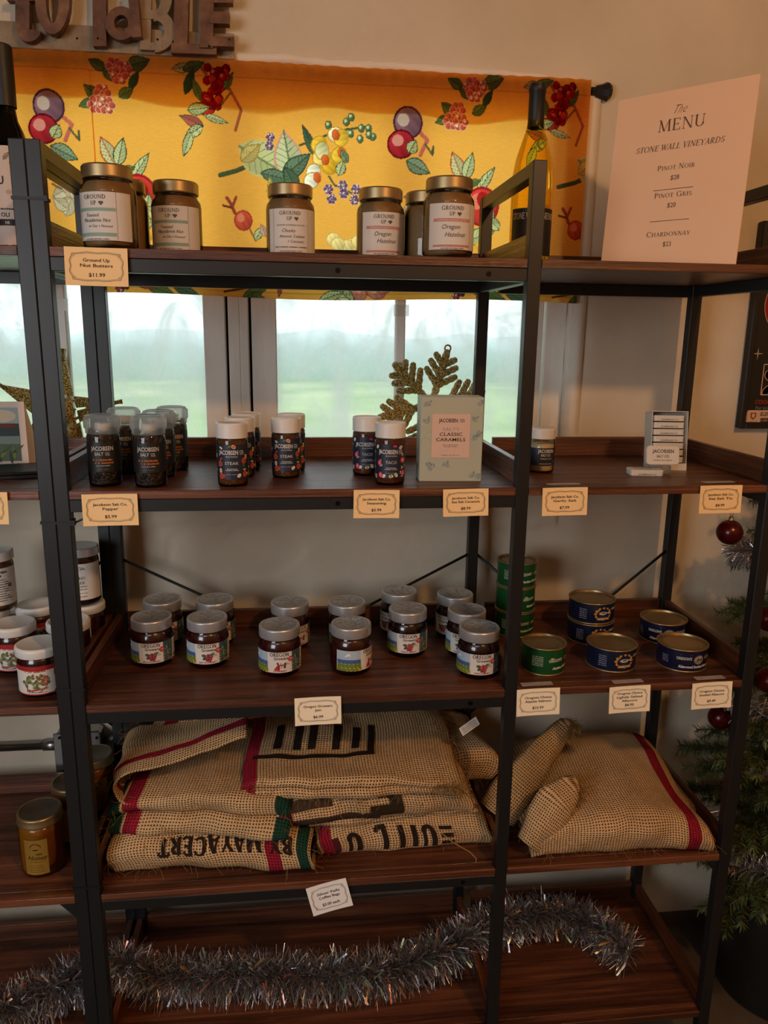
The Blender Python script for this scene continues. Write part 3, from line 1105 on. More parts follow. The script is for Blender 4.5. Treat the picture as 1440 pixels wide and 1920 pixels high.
def curtain(x0, x1, z0, z1, label, seed):
    c = Canvas(x0, x1, z0, z1, 'f6b04c')
    for dx in (-1.41, -0.705, 0.0, 0.705):
        motifs(c, dx)
    # sewn hem lines
    c.C[(c.Z < z0 + .013) & (c.Z > z0 + .010)] *= 0.75
    c.C[(c.Z > z1 - .032) & (c.Z < z1 - .029)] *= 0.8
    Y = np.full(c.X.shape, 0.407 + .003 * (x1 < .5))
    h = (c.Z - z0) / (z1 - z0)
    for kf, amp, ph in ((9, .0045, seed), (23, .0030, seed * 2.3), (41, .0014, seed * 3.1)):
        Y += amp * np.sin(c.X * kf + ph + h * .8) * (1 - .55 * h)
    Y += .0022 * np.clip((h - .86) / .14, 0, 1) * np.sin(c.X * 190 + 2 * np.sin(c.X * 31))
    Zs = c.Z + .004 * np.sin(c.X * 8.5 + seed) * (1 - h)
    v = np.stack([c.X, Y, Zs], -1).reshape(-1, 3)
    idx = np.arange(c.nx * c.nz).reshape(c.nz, c.nx)
    q = np.stack([idx[:-1, :-1], idx[:-1, 1:], idx[1:, 1:], idx[1:, :-1]], -1).reshape(-1, 4)
    me = bpy.data.meshes.new('curtain_cloth')
    me.vertices.add(len(v)); me.vertices.foreach_set('co', v.ravel())
    me.loops.add(q.size); me.loops.foreach_set('vertex_index', q.ravel().astype(np.int32))
    me.polygons.add(len(q)); me.polygons.foreach_set('loop_start', (np.arange(len(q)) * 4).astype(np.int32))
    me.update(calc_edges=True)
    me.polygons.foreach_set('use_smooth', np.ones(len(q), bool))
    ca = me.color_attributes.new('Col', 'FLOAT_COLOR', 'POINT')
    ca.data.foreach_set('color', np.concatenate([c.C.reshape(-1, 3), np.ones((len(v), 1))], 1).astype(np.float32).ravel())
    me.materials.append(M['curtain_cotton'])
    o = bpy.data.objects.new('curtain', me)
    COL.objects.link(o)
    # the turned-over rod pocket: a second layer of cloth behind the top edge
    n = 160
    hv, hf, hc = [], [], []
    for i in range(n + 1):
        x = x0 + (x1 - x0) * i / n
        zb = z1 - .085 + .006 * math.sin(x * 13 + seed) + .004 * math.sin(x * 31)
        for z in (zb, z1 - .001):
            hv.append((x, .4145 + .003 * (x1 < .5) + .0012 * math.sin(x * 60), z))
    mb = MB()
    mb.add(hv, [(2 * i, 2 * i + 2, 2 * i + 3, 2 * i + 1) for i in range(n)], 'f7b860', True)
    mb.build('hem_pocket', 'curtain_cotton', o)
    return tag(o, label, 'curtain')

curtain(0.005, 1.012, 1.538, 1.985, 'golden cotton curtain panel printed with fruit and leaves, hanging by the wine bottle', 1.0)
curtain(-0.80, 0.008, 1.592, 1.987, 'golden fruit-print curtain panel behind the dark oil bottle', 2.2)
rod = thing('curtain_rod', 'dark curtain rod with faceted finial at the right end of the curtain', 'curtain rod', (0, 0.4215, 1.968))
MB().tube([(-1.2, 0, 0), (1.03, 0, 0)], .006, 12).build('pole', 'black_plastic', rod)
mb = MB()
mb.tube([(1.018, 0, 0), (1.026, 0, 0), (1.028, 0, 0), (1.040, 0, 0), (1.052, 0, 0), (1.060, 0, 0)], [.008, .008, .011, .014, .019, .013], 8, smooth=False)
mb.build('finial', 'black_plastic', rod)

# ------------------------------------------------------------------ shelving
def shelving_unit(dx, label):
    s = thing('shelving_unit', label, 'shelf unit', (dx, 0, 0), group='shelving units')
    def part(name, mbx, m):
        return mbx.build(name, m, s)
    xs = (0, W - PW, W2 - PW)
    for x in xs:
        for y in (0, D - PW):
            part('post', MB().box(x, x + PW, y, y + PW, FLOOR, ZT, bev=.0012), 'black_metal')
        part('top_bar', MB().box(x + .0008, x + PW - .0008, PW, D - PW, ZT - PW, ZT - .0008, bev=.001), 'black_metal')
    for i, z in enumerate(ROWS):
        for j, (a, b) in enumerate(((0, W), (W, W2))):
            # board, sitting between the posts, with raised rear lip and side lips
            mb = MB().box(a + .005, b - .005, PW + .0006, D - PW - .0006, z - T, z, bev=.0008)
            mb.box(a + (PW if j == 0 else .0006) + .0004, b - PW - .0004, .0012, PW + .001, z - T, z, bev=.0008)
            mb.box(a + PW + .0006, b - PW - .0006, D - PW - .001, D - .004, z - T, z)
            part('shelf_board', mb, 'wood_x')
            part('rear_lip', MB().box(a + PW + .001, b - PW - .001, D - .016, D - .004, z + .0004, z + LIP, bev=.0008), 'wood_x')
            part('rear_beam', MB().box(a + PW, b - PW, D - PW + .002, D - .001, z - T - HB - .001, z - T - .0005, bev=.0008), 'black_metal')
        MBx = MB().box(PW, W - PW, .0022, PW, z - T - HB, z - T - .0005, bev=.0008)
        fb = part('front_beam', MBx, 'black_metal')
        for bx in (.465, .712):
            b = MB().lathe([[(0, 0), (.0042, 0)], [(.0042, 0), (.0042, .0012)], [(.0042, .0012), (.0020, .0012)], [(.002, .0012), (.002, .0004)], [(.002, .0004), (0, .0004)]], 12)
            o = b.build('bolt', 'bolt_metal', fb)
            o.rotation_euler = (math.radians(90), 0, 0)
            o.location = (bx, .0022, z - T - HB / 2)
        for x in xs:
            part('side_rail', MB().box(x + .002, x + PW - .002, PW, D - PW, z - T - HB, z - T - .0005, bev=.0008), 'black_metal')
        for x0 in (.004, W - .017, W2 - .017):
            part('side_lip', MB().box(x0, x0 + .0125, PW + .0006, D - PW - .0006, z + .0004, z + LIP, bev=.0008), 'wood_y')
    for a, b in ((PW, W - PW), (W, W2 - PW)):
        for za, zb in ((.985, .59), (.59, .985)):
            yy = D - .012 + (.003 if za > zb else -.003)
            part('brace_rod', MB().tube([(a - .004, yy, za), (b + .004, yy, zb)], .0032, 8), 'black_metal')
    for x, sgn in ((W2 - PW, -1),):
        mb = MB()
        mb.add([(x, .004, Z4 - T), (x - .03, .004, Z4 - T), (x, .004, Z4 - T - .035), (x, .016, Z4 - T), (x - .03, .016, Z4 - T), (x, .016, Z4 - T - .035)],
               [(0, 1, 2), (5, 4, 3), (0, 3, 4, 1), (1, 4, 5, 2), (2, 5, 3, 0)])
        part('corner_bracket', mb, 'black_metal')
    return s

shelving_unit(0, 'black metal and dark wood shelf unit holding jam, salt jars and burlap bags')
shelving_unit(-W2 - .0006, 'neighbouring shelf unit at the left edge holding honey and white-lidded jars')

# cable ties that hold the neighbouring posts together
for k, (z, lab) in enumerate(((1.655, 'black cable tie round the paired posts beside the nut butters'), (1.152, 'black cable tie with a free tail round the paired posts by the pepper tag'),
                              (.853, 'thin cable tie round the paired posts beside the jam shelf'), (.455, 'thin cable tie round the paired posts beside the burlap bags'))):
    mb = MB()
    x0, x1, y0, y1, t, h = -PW - .0006, PW, 0, PW, .0016, .0046
    for e in ((x0 - t, x1 + t, y0 - t, y0 - .0002), (x0 - t, x1 + t, y1 + .0002, y1 + t), (x0 - t, x0 - .0002, y0, y1), (x1 + .0002, x1 + t, y0, y1)):
        mb.box(*e, z, z + h)
    if k == 1:
        mb.box(x1, x1 + .008, -.005, .003, z - .002, z + .007)
        mb.tube([(x1 + .006, -.002, z + .002), (x1 + .02, -.002, z + .008), (x1 + .035, .001, z + .014)], .0018, 6)
    if k == 0:
        mb.box(x1, x1 + .005, -.004, .002, z - .002, z + .006)
    tag(mb.build('cable_tie', 'black_plastic'), lab, 'cable tie', 'cable ties on the posts')

# ------------------------------------------------------------------ price tags
def price_tag(x, z, w, h, lines, price, label, col='card_tan', rot=0.0, tape=False, y=-.0035):
    t = thing('price_tag', label, 'price tag', (x, y, z), group='price tags on the shelf edges')
    t.rotation_euler = (math.radians(-3), rot, 0)
    card = MB()
    n = 6
    pts = []
    for i in range(n + 1):
        a = -w / 2 + w * i / n
        bow = .0016 * (a / w * 2) ** 2
        pts += [(a, -bow, -h / 2), (a, -bow, h / 2), (a, -bow + .0006, -h / 2), (a, -bow + .0006, h / 2)]
    fs = []
    for i in range(n):
        b = i * 4
        fs += [(b, b + 4, b + 5, b + 1), (b + 2, b + 3, b + 7, b + 6), (b + 1, b + 5, b + 7, b + 3), (b, b + 2, b + 6, b + 4)]
    fs += [(0, 1, 3, 2), (n * 4, n * 4 + 2, n * 4 + 3, n * 4 + 1)]
    card.add(pts, fs, None, False)
    c = card.build('card', col, t)
    a = Art()
    ink = '2e2018'
    for off, lw in ((0.0, .0007), (.0016, .00035)):
        ww, hh = w * .41 - off, h * .36 - off
        b = []
        N = 64
        for i in range(N + 1):
            q = 2 * math.pi * i / N
            cq, sq = math.cos(q), math.sin(q)
            k = 1 / max(abs(cq), abs(sq))
            px, pz = cq * k, sq * k
            wav = 1 + .035 * math.cos(4 * q) - .035 * math.cos(8 * q + .2)
            b.append((px * ww * wav, pz * hh * wav))
        a.line(b, lw, ink)
    for sx in (-1, 1):
        for sz in (-1, 1):
            a.line([(sx * w * .35, sz * h * .24), (sx * w * .36, sz * h * .29), (sx * w * .33, sz * h * .285)], .0004, ink)
    zz = h * .13 if len(lines) < 3 else h * .19
    for ln in lines:
        wd = min(w * .62, len(ln) * w * .047)
        a.text(ln, 0, zz, h * .088, ink, bold=.013, width=wd)
        zz -= h * .14
    if price:
        a.text(price, 0, -h * .26, h * .10, ink, bold=.013, width=len(price) * w * .043)
    a.build('lettering', lambda px, pz, d: (px, -d - .0016 * (px / w * 2) ** 2, pz), c)
    if tape:
        MB().box(-w * .36, w * .36, .0035, .018, h / 2 + .0045, h / 2 + .0052).build('tape', 'tape', t)
    return t

JS = 'Jacobson Salt Co.'
price_tag(.093, 1.560, .094, .057, ['Ground Up', 'Nut Butters'], '$11.99', 'tan price tag reading Ground Up Nut Butters', rot=.01)
price_tag(.089, 1.176, .089, .053, [JS, 'Pepper'], '$5.99', 'tan price tag reading Jacobson Salt Co. Pepper', rot=-.008)
price_tag(.531, 1.181, .079, .049, [JS, 'Seasoning'], '$5.99', 'tan price tag reading Jacobson Salt Co. Seasoning', rot=.01)
price_tag(.687, 1.182, .080, .048, [JS, 'Sea Salt Caramels'], '$8.99', 'tan price tag reading Sea Salt Caramels', rot=-.02)
price_tag(.865, 1.182, .082, .050, [JS, 'Garlic Salt'], '$7.99', 'tan price tag reading Garlic Salt', rot=-.012, tape=True)
price_tag(1.156, 1.183, .080, .051, [JS, 'Sea Salt Tin'], '$4.99', 'tan price tag reading Sea Salt Tin', rot=-.01, tape=True)
price_tag(.429, .798, .084, .053, ['Oregon Growers', 'Jam'], '$6.99', 'cream price tag reading Oregon Growers Jam', 'card_cream', rot=-.015)
price_tag(.840, .798, .083, .053, ['Oregons Choice', 'Alaska Salmon'], '$10.99', 'cream price tag reading Alaska Salmon under the green can', 'card_cream', rot=-.02, tape=True)
price_tag(1.019, .796, .081, .053, ['Oregons Choice', 'Lightly Salted', 'Albacore'], '$8.90', 'cream price tag reading Lightly Salted Albacore', 'card_cream', rot=-.03, tape=True)
price_tag(1.184, .797, .081, .053, ['Oregons Choice', 'Smoked Albacore'], '$9.49', 'cream price tag reading Smoked Albacore', 'card_cream', rot=-.025, tape=True)
price_tag(.449, .405, .079, .062, ['Silver Falls', 'Coffee Bags'], '$3.00 each', 'white price tag reading Silver Falls Coffee Bags, hung askew', 'card_white', rot=-.24)
price_tag(-.116, 1.181, .089, .053, [], '', 'tan price tag cut off by the left edge of the photo', rot=.01)

# ------------------------------------------------------------------ nut butter jars
def nut_jar(label, loc, rz, kind):
    R, H = .0432, .130
    t = thing('nut_butter_jar', label, 'jar', loc, rz, 'nut butter jars on the top shelf')
    prof = [(.0, .002), (.034, .002), (.039, .003), (.0425, .010), (.0432, .02), (.0432, .088), (.042, .096), (.037, .103), (.0365, .108)]
    MB().lathe([[(r - .0018 if r > .004 else r, max(z, .004)) for r, z in prof[:8]] + [(.034, .1045), (0, .105)]], 36).build('filling', 'nut_butter', t)
    MB().lathe([prof + [(.0365, .118)]], 36).build('glass', 'clear_glass', t)
    lid = MB().lathe([[(.0385, .109), (.0395, .110), (.0395, .112)]], 36).lathe([[(.0388, .112), (.0388, .127)]], 72, rib=(36, .0006)).lathe([[(.0388, .127), (.0375, .1295), (.035, .1298)], [(.035, .1298), (.0335, .1285), (0, .1285)]], 36).build('lid', 'gold_lid', t)
    hw = .045
    lb = cyl_patch(.0436, -hw, hw + .012, .014, .086).build('label', 'label_white', t)
    a = Art()
    acc, dot = {'mac': ('8ea79b', None), 'chunky': ('c8c0b8', None), 'haz': ('bf7f78', 'd9a9a0')}[kind]
    a.line([(.031, .014), (.031, .086)], .0004, '6a625c')
    if dot:
        for i in range(8):
            for j in range(14):
                a.ell(-.044 + i * .0022, .016 + j * .005 + (i % 2) * .0025, .0005, .0007, dot, 1, n=5)
    ink = '5a544e'
    a.serif('GROUND', -.003, .0755, .0062, ink, K=.15, k=.1, width=.037)
    a.serif('UP', -.004, .0665, .0062, ink, K=.15, k=.1)
    a.ell(.0065, .0702, .0022, .002, ink); a.ell(.0098, .0702, .0022, .002, ink); a.poly([(.0045, .0698), (.0082, .0655), (.0118, .0698)], ink, 2)
    if kind == 'chunky':
        a.line([(-.034, .0615), (.03, .0615)], .0004, ink); a.text('ALMOND & CASHEW BUTTER', -.002, .0575, .0024, ink, width=.05); a.line([(-.034, .0555), (.03, .0555)], .0004, ink)
        a.line([(-.034, .026), (.03, .026)], .0004, ink); a.squig(-.030, .027, .0215, .002, ink)
        a.line([(-.034, .014), (-.034, .086)], .0004, ink)
        hand = [('Chunky', -.006, .047, .0058), ('Almond, Cashew', 0, .038, .005), ('+ Coconut', .006, .0295, .005)]
    elif kind == 'mac':
        a.rect(-.036, .03, .0575, .0625, acc); a.rect(-.036, .03, .020, .0255, acc)
        hand = [('Toasted', -.008, .049, .0052), ('Macadamia Nut', -.002, .0415, .0056), ('w/ Chia + Flaxseed', .004, .0335, .0038)]
    else:
        a.rect(-.036, .03, .0575, .0625, acc); a.rect(-.036, .03, .018, .0215, acc); a.text('ALMOND & HAZELNUT BUTTER', -.003, .0588, .0022, 'f0e4dc', width=.05)
        hand = [('Oregon', -.006, .046, .0075), ('Hazelnut', .002, .034, .0075)]
    for s, x, z, sz in hand:
        a.text(s, x, z, sz, '241c1a', shear=.28, wide=.95, bold=-.004)
    a.squig(-.022, .018, .0152, .0015, ink)
    a.build('print', on_cyl(.0436), lb)
    return t

mac = nut_jar('large nut butter jar with teal-striped label at the left end of the top shelf', (.100, .075, Z1), -.25, 'mac')
dup(mac, (.098, .192, Z1), -.6, 'nut butter jar half hidden behind the leftmost large nut butter jar')
dup(mac, (.190, .190, Z1), -.12, 'smaller-looking teal-label nut butter jar, second from the left')
nut_jar('nut butter jar with plain ruled label, alone in the middle of the top shelf', (.390, .180, Z1), 0.05, 'chunky')
haz = nut_jar('pink-label hazelnut butter jar directly left of the last pair', (.552, .185, Z1), .12, 'haz')
dup(haz, (.655, .070, Z1), .05, 'large pink-label hazelnut butter jar nearest the wine bottle')
dup(haz, (.640, .205, Z1), .7, 'nut butter jar peeking out behind the rightmost hazelnut jar')

# ------------------------------------------------------------------ bottles and menu on the top shelf
t = thing('wine_bottle', 'yellow-green wine bottle with black capsule and black label', 'wine bottle', (.862, .285, Z1))
body = [(0, .003), (.034, .003), (.039, .005), (.0405, .012), (.0405, .165), (.0395, .185), (.035, .212), (.026, .240), (.0185, .262), (.0155, .280), (.0148, .330), (.0148, .338)]
MB().lathe([body], 40).build('glass', 'wine_glass', t)
MB().lathe([[(.0157, .268), (.0157, .330), (.0165, .331), (.0165, .340), (.0157, .342), (.0157, .345)], [(.0157, .345), (0, .345)]], 32).build('capsule', 'black_plastic', t)
lb = cyl_patch(.0408, -.055, .055, .030, .118).build('label', 'label_black', t)
a = Art()
for i, (s, x) in enumerate((('STONE WALL VINEYARDS', 0),)):
    a.serif(s, x, .098, .0115, 'd8cdb4', K=.12, k=.08, width=.100)
a.line([(-.03, .055), (.03, .055)], .0005, '9a8f78')
a.build('lettering', on_cyl(.0408), lb)
mbx = MB()
lpts = [((i - 1) * .002, .205 + i * .013) for i in range(6)]
a = Art()
for i in range(6):
    a.leaf(.003 * (-1) ** i, .225 + i * .010, .012, .004, 1.2 * (1 if i % 2 else 2), '5a5a20')
a.line([(0, .218), (.001, .285)], .0008, '5a4a20')
a.build('etched_vine', lambda x, z, d: (x, -(.0275 - (z - .235) * .28) - d - .001, z), t)

t = thing('oil_bottle', 'dark slender oil bottle with cream label at the left edge of the top shelf', 'bottle', (-.114, .285, Z1))
body = [(0, .002), (.030, .002), (.034, .006), (.0345, .012), (.0345, .185), (.033, .200), (.026, .222), (.0185, .240), (.0155, .262), (.0155, .335)]
MB().lathe([body], 36).build('glass', 'oil_glass', t)
MB().lathe([[(.0185, .262), (.019, .300), (.0188, .360)], [(.0188, .360), (.0165, .363), (0, .363)]], 28).build('cap_sleeve', 'label_black', t)
MB().lathe([[(0, .004), (.031, .004), (.0335, .012), (.0335, .184), (.025, .221), (.015, .25), (0, .25)]], 30).build('oil', mat('oil_dark', '1c1806', 0.3), t)
lb = cyl_patch(.0349, -.045, .045, .025, .192).build('label', 'label_pink', t)
a = Art()
ink = '2a2420'
a.text('OU', -.0175, .128, .014, ink, bold=.02, wide=1.0)
a.squig(-.014, .02, .085, .003, ink); a.text('OLI', -.006, .073, .0075, ink, bold=.01)
a.rect(-.045, .045, .058, .069, ink); a.text('NE', -.003, .061, .0045, 'd8cdb8', bold=.02)
for i in range(4):
    a.line([(-.025, .052 - i * .005), (.028, .052 - i * .005)], .0008, '6a5a4a')
a.leaf(.004, .175, .018, .008, .9, '8a7a68'); a.leaf(.012, .160, .014, .006, 2.2, '8a7a68'); a.ell(.004, .115, .006, .004, 'b8a090')
a.build('lettering', on_cyl(.0349), lb)

t = thing('menu_sign', 'tall pale wine menu sheet standing at the right end of the top shelf', 'menu sign')
BL, BR = Vector((.975, .190, Z1 + .0005)), Vector((1.143, .010, Z1 + .0005))
ex = (BR - BL).normalized(); MWD = (BR - BL).length; up = Vector((.024, .030, .305)); MH = up.length; ez = up.normalized(); en = ex.cross(ez).normalized()
def on_menu(x, z, d):
    return tuple(BL + ex * (x * MWD) + ez * (z * MWD) + en * d)
mb = MB()
pp = [on_menu(x, z, d) for d in (-.0028, 0) for z in (0, MH / MWD) for x in (0, 1)]
mb.add(pp, [(0, 2, 3, 1), (4, 5, 7, 6), (0, 1, 5, 4), (2, 6, 7, 3), (0, 4, 6, 2), (1, 3, 7, 5)])
sh = mb.build('sheet', 'menu_sheet', t)
a = Art()
ink = '64482e'; hh = MH / MWD
a.text('The', .47, hh * .868, .062, ink, shear=.5, wide=.75, bold=-.018)
a.serif('MENU', .50, hh * .775, .082, ink, width=.33, K=.11, k=.04)
a.serif('STONE WALL VINEYARDS', .50, hh * .67, .040, ink, width=.63, shear=.2)
for nm, pr, z in (('Pinot Noir', '$28', .555), ('Pinot Gris', '$20', .40), ('Chardonnay', '$23', .18)):
    a.serif(nm, .50, hh * z, .037, ink, width=.27 if nm != 'Chardonnay' else .32)
    a.text(pr, .50, hh * (z - .058), .034, ink, wide=.9)
for z in (.445, .268):
    a.line([(.35, hh * z), (.64, hh * z)], .004, ink)
a.build('lettering', on_menu, sh)
bk = MB()
bk.add([on_menu(.35, .0, -.004), on_menu(.65, .0, -.004), on_menu(.6, .75, -.004), on_menu(.4, .75, -.004), tuple(Vector(on_menu(.35, 0, -.055)) - Vector((0, 0, 0))), on_menu(.65, 0, -.055)], [(0, 1, 2, 3), (3, 2, 5, 4)])
bk.build('easel_back', 'menu_sheet', t)

# ------------------------------------------------------------------ pepper grinders
def grinder(label, loc, rz):
    t = thing('pepper_grinder', label, 'pepper grinder', loc, rz, 'pepper grinders on the second shelf')
    MB().lathe([[(0, .004), (.0235, .004), (.0248, .007), (.0248, .086), (0, .086)]], 28).build('peppercorns', 'peppercorn', t)
    MB().lathe([[(0, .0), (.024, .0), (.0268, .003), (.027, .008), (.027, .084), (.0255, .089), (.0235, .091), (.0235, .096)]], 32).build('glass', 'clear_glass', t)
    cap = MB().lathe([[(.0262, .089), (.0275, .090), (.0275, .096)], [(.0275, .096), (.0285, .098)]], 40)
    cap.lathe([[(.0282, .098), (.0288, .102), (.0288, .115)]], 64, rib=(32, .0011))
    cap.lathe([[(.0285, .115), (.026, .1195), (.022, .1205)], [(.022, .1205), (.021, .119), (0, .119)]], 40)
    c = cap.build('cap', 'clear_plastic', t)
    MB().lathe([[(.0, .0905), (.0125, .0905), (.0125, .1055), (.0, .1055)]], 24).build('grinder_head', 'white_plastic', c)
    lb = cyl_patch(.0273, -.052, .052, .026, .076).build('label', 'label_black', t)
    a = Art()
    a.text('JACOBSEN', 0, .0625, .0072, 'b9b4aa', width=.037, bold=.02)
    a.text('SALT', -.005, .0545, .0052, 'b9b4aa', width=.0145, bold=.02); a.text('CO.', .0085, .0555, .0042, 'b9b4aa', width=.0075, bold=.02); a.line([(.005, .0543), (.0125, .0543)], .0005, 'b9b4aa')
    a.squig(-.016, .016, .0452, .0032, 'a8612c'); a.squig(-.012, .018, .0402, .0032, 'a8612c', seed=5)
    a.squig(-.011, .011, .0362, .0014, 'b9b4aa'); a.squig(-.009, .009, .0305, .0012, '6a665e')
    a.build('lettering', on_cyl(.0273), lb)
    return t

g = grinder('front pepper grinder nearest the shelf post', (.070, .058, Z2), .12)
dup(g, (.148, .046, Z2), .06, 'second front pepper grinder from the shelf post')
dup(g, (.080, .180, Z2), -.1, 'rear pepper grinder behind the grinder nearest the post')
dup(g, (.150, .135, Z2), .25, 'middle pepper grinder of the right-hand file of three')
dup(g, (.162, .208, Z2), .2, 'rearmost pepper grinder of the right-hand file of three')

# ------------------------------------------------------------------ seasoning jars
def seasoning(label, loc, rz, kind):
    t = thing('seasoning_jar', label, 'spice jar', loc, rz, 'seasoning jars on the second shelf')
    fill = 'spice_steak' if kind == 'STEAK' else 'spice_taco'
    MB().lathe([[(0, .004), (.0228, .004), (.0242, .007), (.0242, .079), (0, .079)]], 28).build('spice', fill, t)
    MB().lathe([[(0, .0), (.0235, .0), (.0258, .003), (.0262, .009), (.0262, .079), (.0245, .083), (.0235, .085)]], 32).build('glass', 'clear_glass', t)
    MB().lathe([[(.0235, .0832), (.0268, .0832)], [(.0268, .0832), (.0268, .1065)], [(.0268, .1065), (.0262, .1085), (.0245, .109)], [(.0245, .109), (.0235, .1075), (0, .1075)]], 36).build('cap', 'white_plastic', t)
    lb = cyl_patch(.0265, -.058, .058, .0135, .073).build('label', 'label_navy', t)
    a = Art()
    rnd = random.Random(11 if kind == 'STEAK' else 12)
    veg = ['c9602a', 'a83a34', 'd8b088', '4a6a4a', 'b8a86a', 'e0c8b0'] if kind == 'STEAK' else ['c23a5a', 'e07a8a', 'c8b86a', '9aa05a', 'd88a78', 'e8dcc8']
    spots = []
    for i in range(70):
        x = rnd.uniform(-.057, .057)
        z = rnd.uniform(.0155, .071)
        if abs(x) < .0185 and .021 < z < .067:
            continue
        if any(math.hypot(x - p, z - q) < .0062 for p, q in spots):
            continue
        spots.append((x, z))
        cc = rnd.choice(veg)
        k = rnd.random()
        if k < .4:
            a.ell(x, z, .0040, .0030, 'efe2d0', 1, rnd.uniform(0, 3)); a.ell(x, z, .0033, .0023, cc, 2, rnd.uniform(0, 3))
        elif k < .7:
            a.leaf(x, z, .0085, .0042, rnd.uniform(0, 6), cc, 2)
        else:
            for q in range(3):
                a.ell(x + .0018 * math.cos(q * 2.1), z + .0018 * math.sin(q * 2.1), .0013, .0013, 'e4d8c4', 2, n=6)
    for x, z in ((.022, .045), (.024, .022), (-.0215, .040), (-.019, .019)):
        a.ell(x, z, .0046, .0052, veg[0], 3); a.ell(x, z, .0030, .0036, veg[1], 4)
    lt = 'd4cfc8'
    a.text('JACOBSEN', -.0060, .0562, .0075, lt, width=.034, bold=.02, layer=5); a.text('CO.', .0175, .0578, .0055, lt, width=.0085, bold=.02, layer=5); a.line([(.0135, .0562), (.0215, .0562)], .0005, lt, 5)
    a.text('SEASONING', 0, .0515, .0024, lt, width=.0195, layer=5)
    a.text(kind, 0, .0390, .0052, lt, width=.023 if kind == 'STEAK' else .019, layer=5)
    a.squig(-.008, .009, .0312, .0013, lt, 5); a.squig(-.011, .012, .0287, .0013, lt, 5); a.squig(-.010, .011, .0216, .0016, '8a8a90', 5)
    a.build('print', on_cyl(.0265), lb)
    return t

s = seasoning('front steak seasoning jar of the file of three', (.286, .048, Z2), .02, 'STEAK')
dup(s, (.294, .134, Z2), .02, 'middle steak seasoning jar of the file of three')
dup(s, (.301, .205, Z2), .02, 'rearmost steak seasoning jar of the file of three')
dup(s, (.377, .123, Z2), .03, 'front steak seasoning jar of the pair in the middle')
dup(s, (.386, .188, Z2), .0, 'rear steak seasoning jar of the pair in the middle')
s = seasoning('rear taco seasoning jar left of the caramels box', (.527, .144, Z2), -.05, 'TACO')
dup(s, (.560, .050, Z2), -.05, 'front taco seasoning jar next to the caramels box')

# ------------------------------------------------------------------ caramels box
t = thing('caramels_box', 'pale green carton of salty caramels with pink label', 'box', (.672, .085, Z2), -.035)
BW, BD, BH = .113, .052, .152
m = mat('carton_green', 'aeb19e', 0.55)
b = MB().box(-BW / 2, BW / 2, -BD / 2, BD / 2, .0003, BH, bev=.0012).build('carton', 'carton_green', t)
a = Art()
rnd = random.Random(5)
for i in range(26):
    x, z = rnd.uniform(-.052, .052), rnd.uniform(.006, .147)
    if abs(x) < .038 and .04 < z < .13 and rnd.random() < .9:
        continue
    if i % 2:
        x = rnd.choice((-1, 1)) * rnd.uniform(.038, .048)
    for q in range(3):
        a.ell(x + rnd.uniform(-.003, .003), z + rnd.uniform(-.003, .003), .0062 - q * .0016, .0042 - q * .0011, ('949f98', '8a9896', '9ea69c')[q], 1 + q, rnd.uniform(0, 3))
    a.leaf(x + .004, z + .004, .009, .003, rnd.uniform(0, 6), '7f8e8e', 3)
for i in range(16):
    x, z = rnd.uniform(-.05, .05), rnd.uniform(.01, .14)
    a.line([(x + .009 * math.cos(q * .7) * (1 + .2 * math.sin(3 * q)), z + .009 * math.sin(q * .7)) for q in range(6)], .0004, '94a08e', 1)
a.build('print', on_front(-BD / 2), b)
a = Art()
a.rect(-.036, .033, .044, .122, 'd6b6a4', 5)
ink = '33302e'
a.text('JACOBSEN', -.007, .1075, .0068, ink, width=.034, bold=.02, layer=6); a.text('CO.', .0185, .109, .005, ink, width=.009, bold=.02, layer=6); a.line([(.0145, .1078), (.0225, .1078)], .0005, ink, 6)
a.text('SALTY', -.0015, .0925, .0058, '8a8a82', width=.030, layer=6, bold=-.005)
a.text('CLASSIC', -.0015, .0832, .0062, ink, width=.041, layer=6, bold=.012)
a.text('CARAMELS', -.0015, .0737, .0062, ink, width=.053, layer=6, bold=.012)
a.squig(-.016, .013, .0665, .0013, '6a5f58', 6); a.squig(-.014, .011, .0635, .0013, '6a5f58', 6); a.squig(-.018, .015, .0475, .0022, 'a08a7c', 6)
a.build('front_label', on_front(-BD / 2), b)
a = Art()
for i in range(16):
    a.squig(-.018 + .012 * (i % 3 == 0), .018, .128 - i * .0055, .0012, '6f837c', 2, i)
for i in range(12):
    a.rect(-.012 + i * .002, -.011 + i * .002, .02, .03, '5a6a66', 2)
a.build('side_print', lambda x, z, d: (-BW / 2 - d, -x, z), b)

# ------------------------------------------------------------------ garlic salt jar
t = thing('garlic_salt_jar', 'glass garlic salt jar with white lid half behind the black post', 'jar', (.871, .160, Z2), .06)
MB().lathe([[(0, .004), (.0225, .004), (.0238, .006), (.0238, .055), (0, .055)]], 28).build('salt', 'garlic_salt', t)
MB().lathe([[(0, 0), (.023, 0), (.0252, .003), (.0256, .008), (.0256, .062), (.0235, .066), (.0225, .070)]], 32).build('glass', 'clear_glass', t)
MB().lathe([[(.0225, .0665), (.0252, .0665)], [(.0252, .0665), (.0255, .0835)], [(.0255, .0835), (.0245, .0865), (.022, .087)], [(.022, .087), (0, .086)]], 48, rib=(24, .0003)).build('lid', 'white_lid', t)
lb = cyl_patch(.0259, -.052, .052, .0155, .0495).build('label', 'label_navy', t)
a = Art()
lt = 'd4cfc8'
a.text('JACOBSEN', 0, .0405, .0066, lt, width=.032, bold=.02); a.text('SALT CO.', 0, .0335, .0048, lt, width=.020, bold=.015); a.text('GARLIC SALT', .001, .0275, .0028, lt, width=.024)
a.line([(-.015, .0245), (.017, .0245)], .0005, lt); a.line([(-.015, .0225), (.017, .0225)], .0004, lt); a.squig(-.013, .013, .0185, .0013, lt)
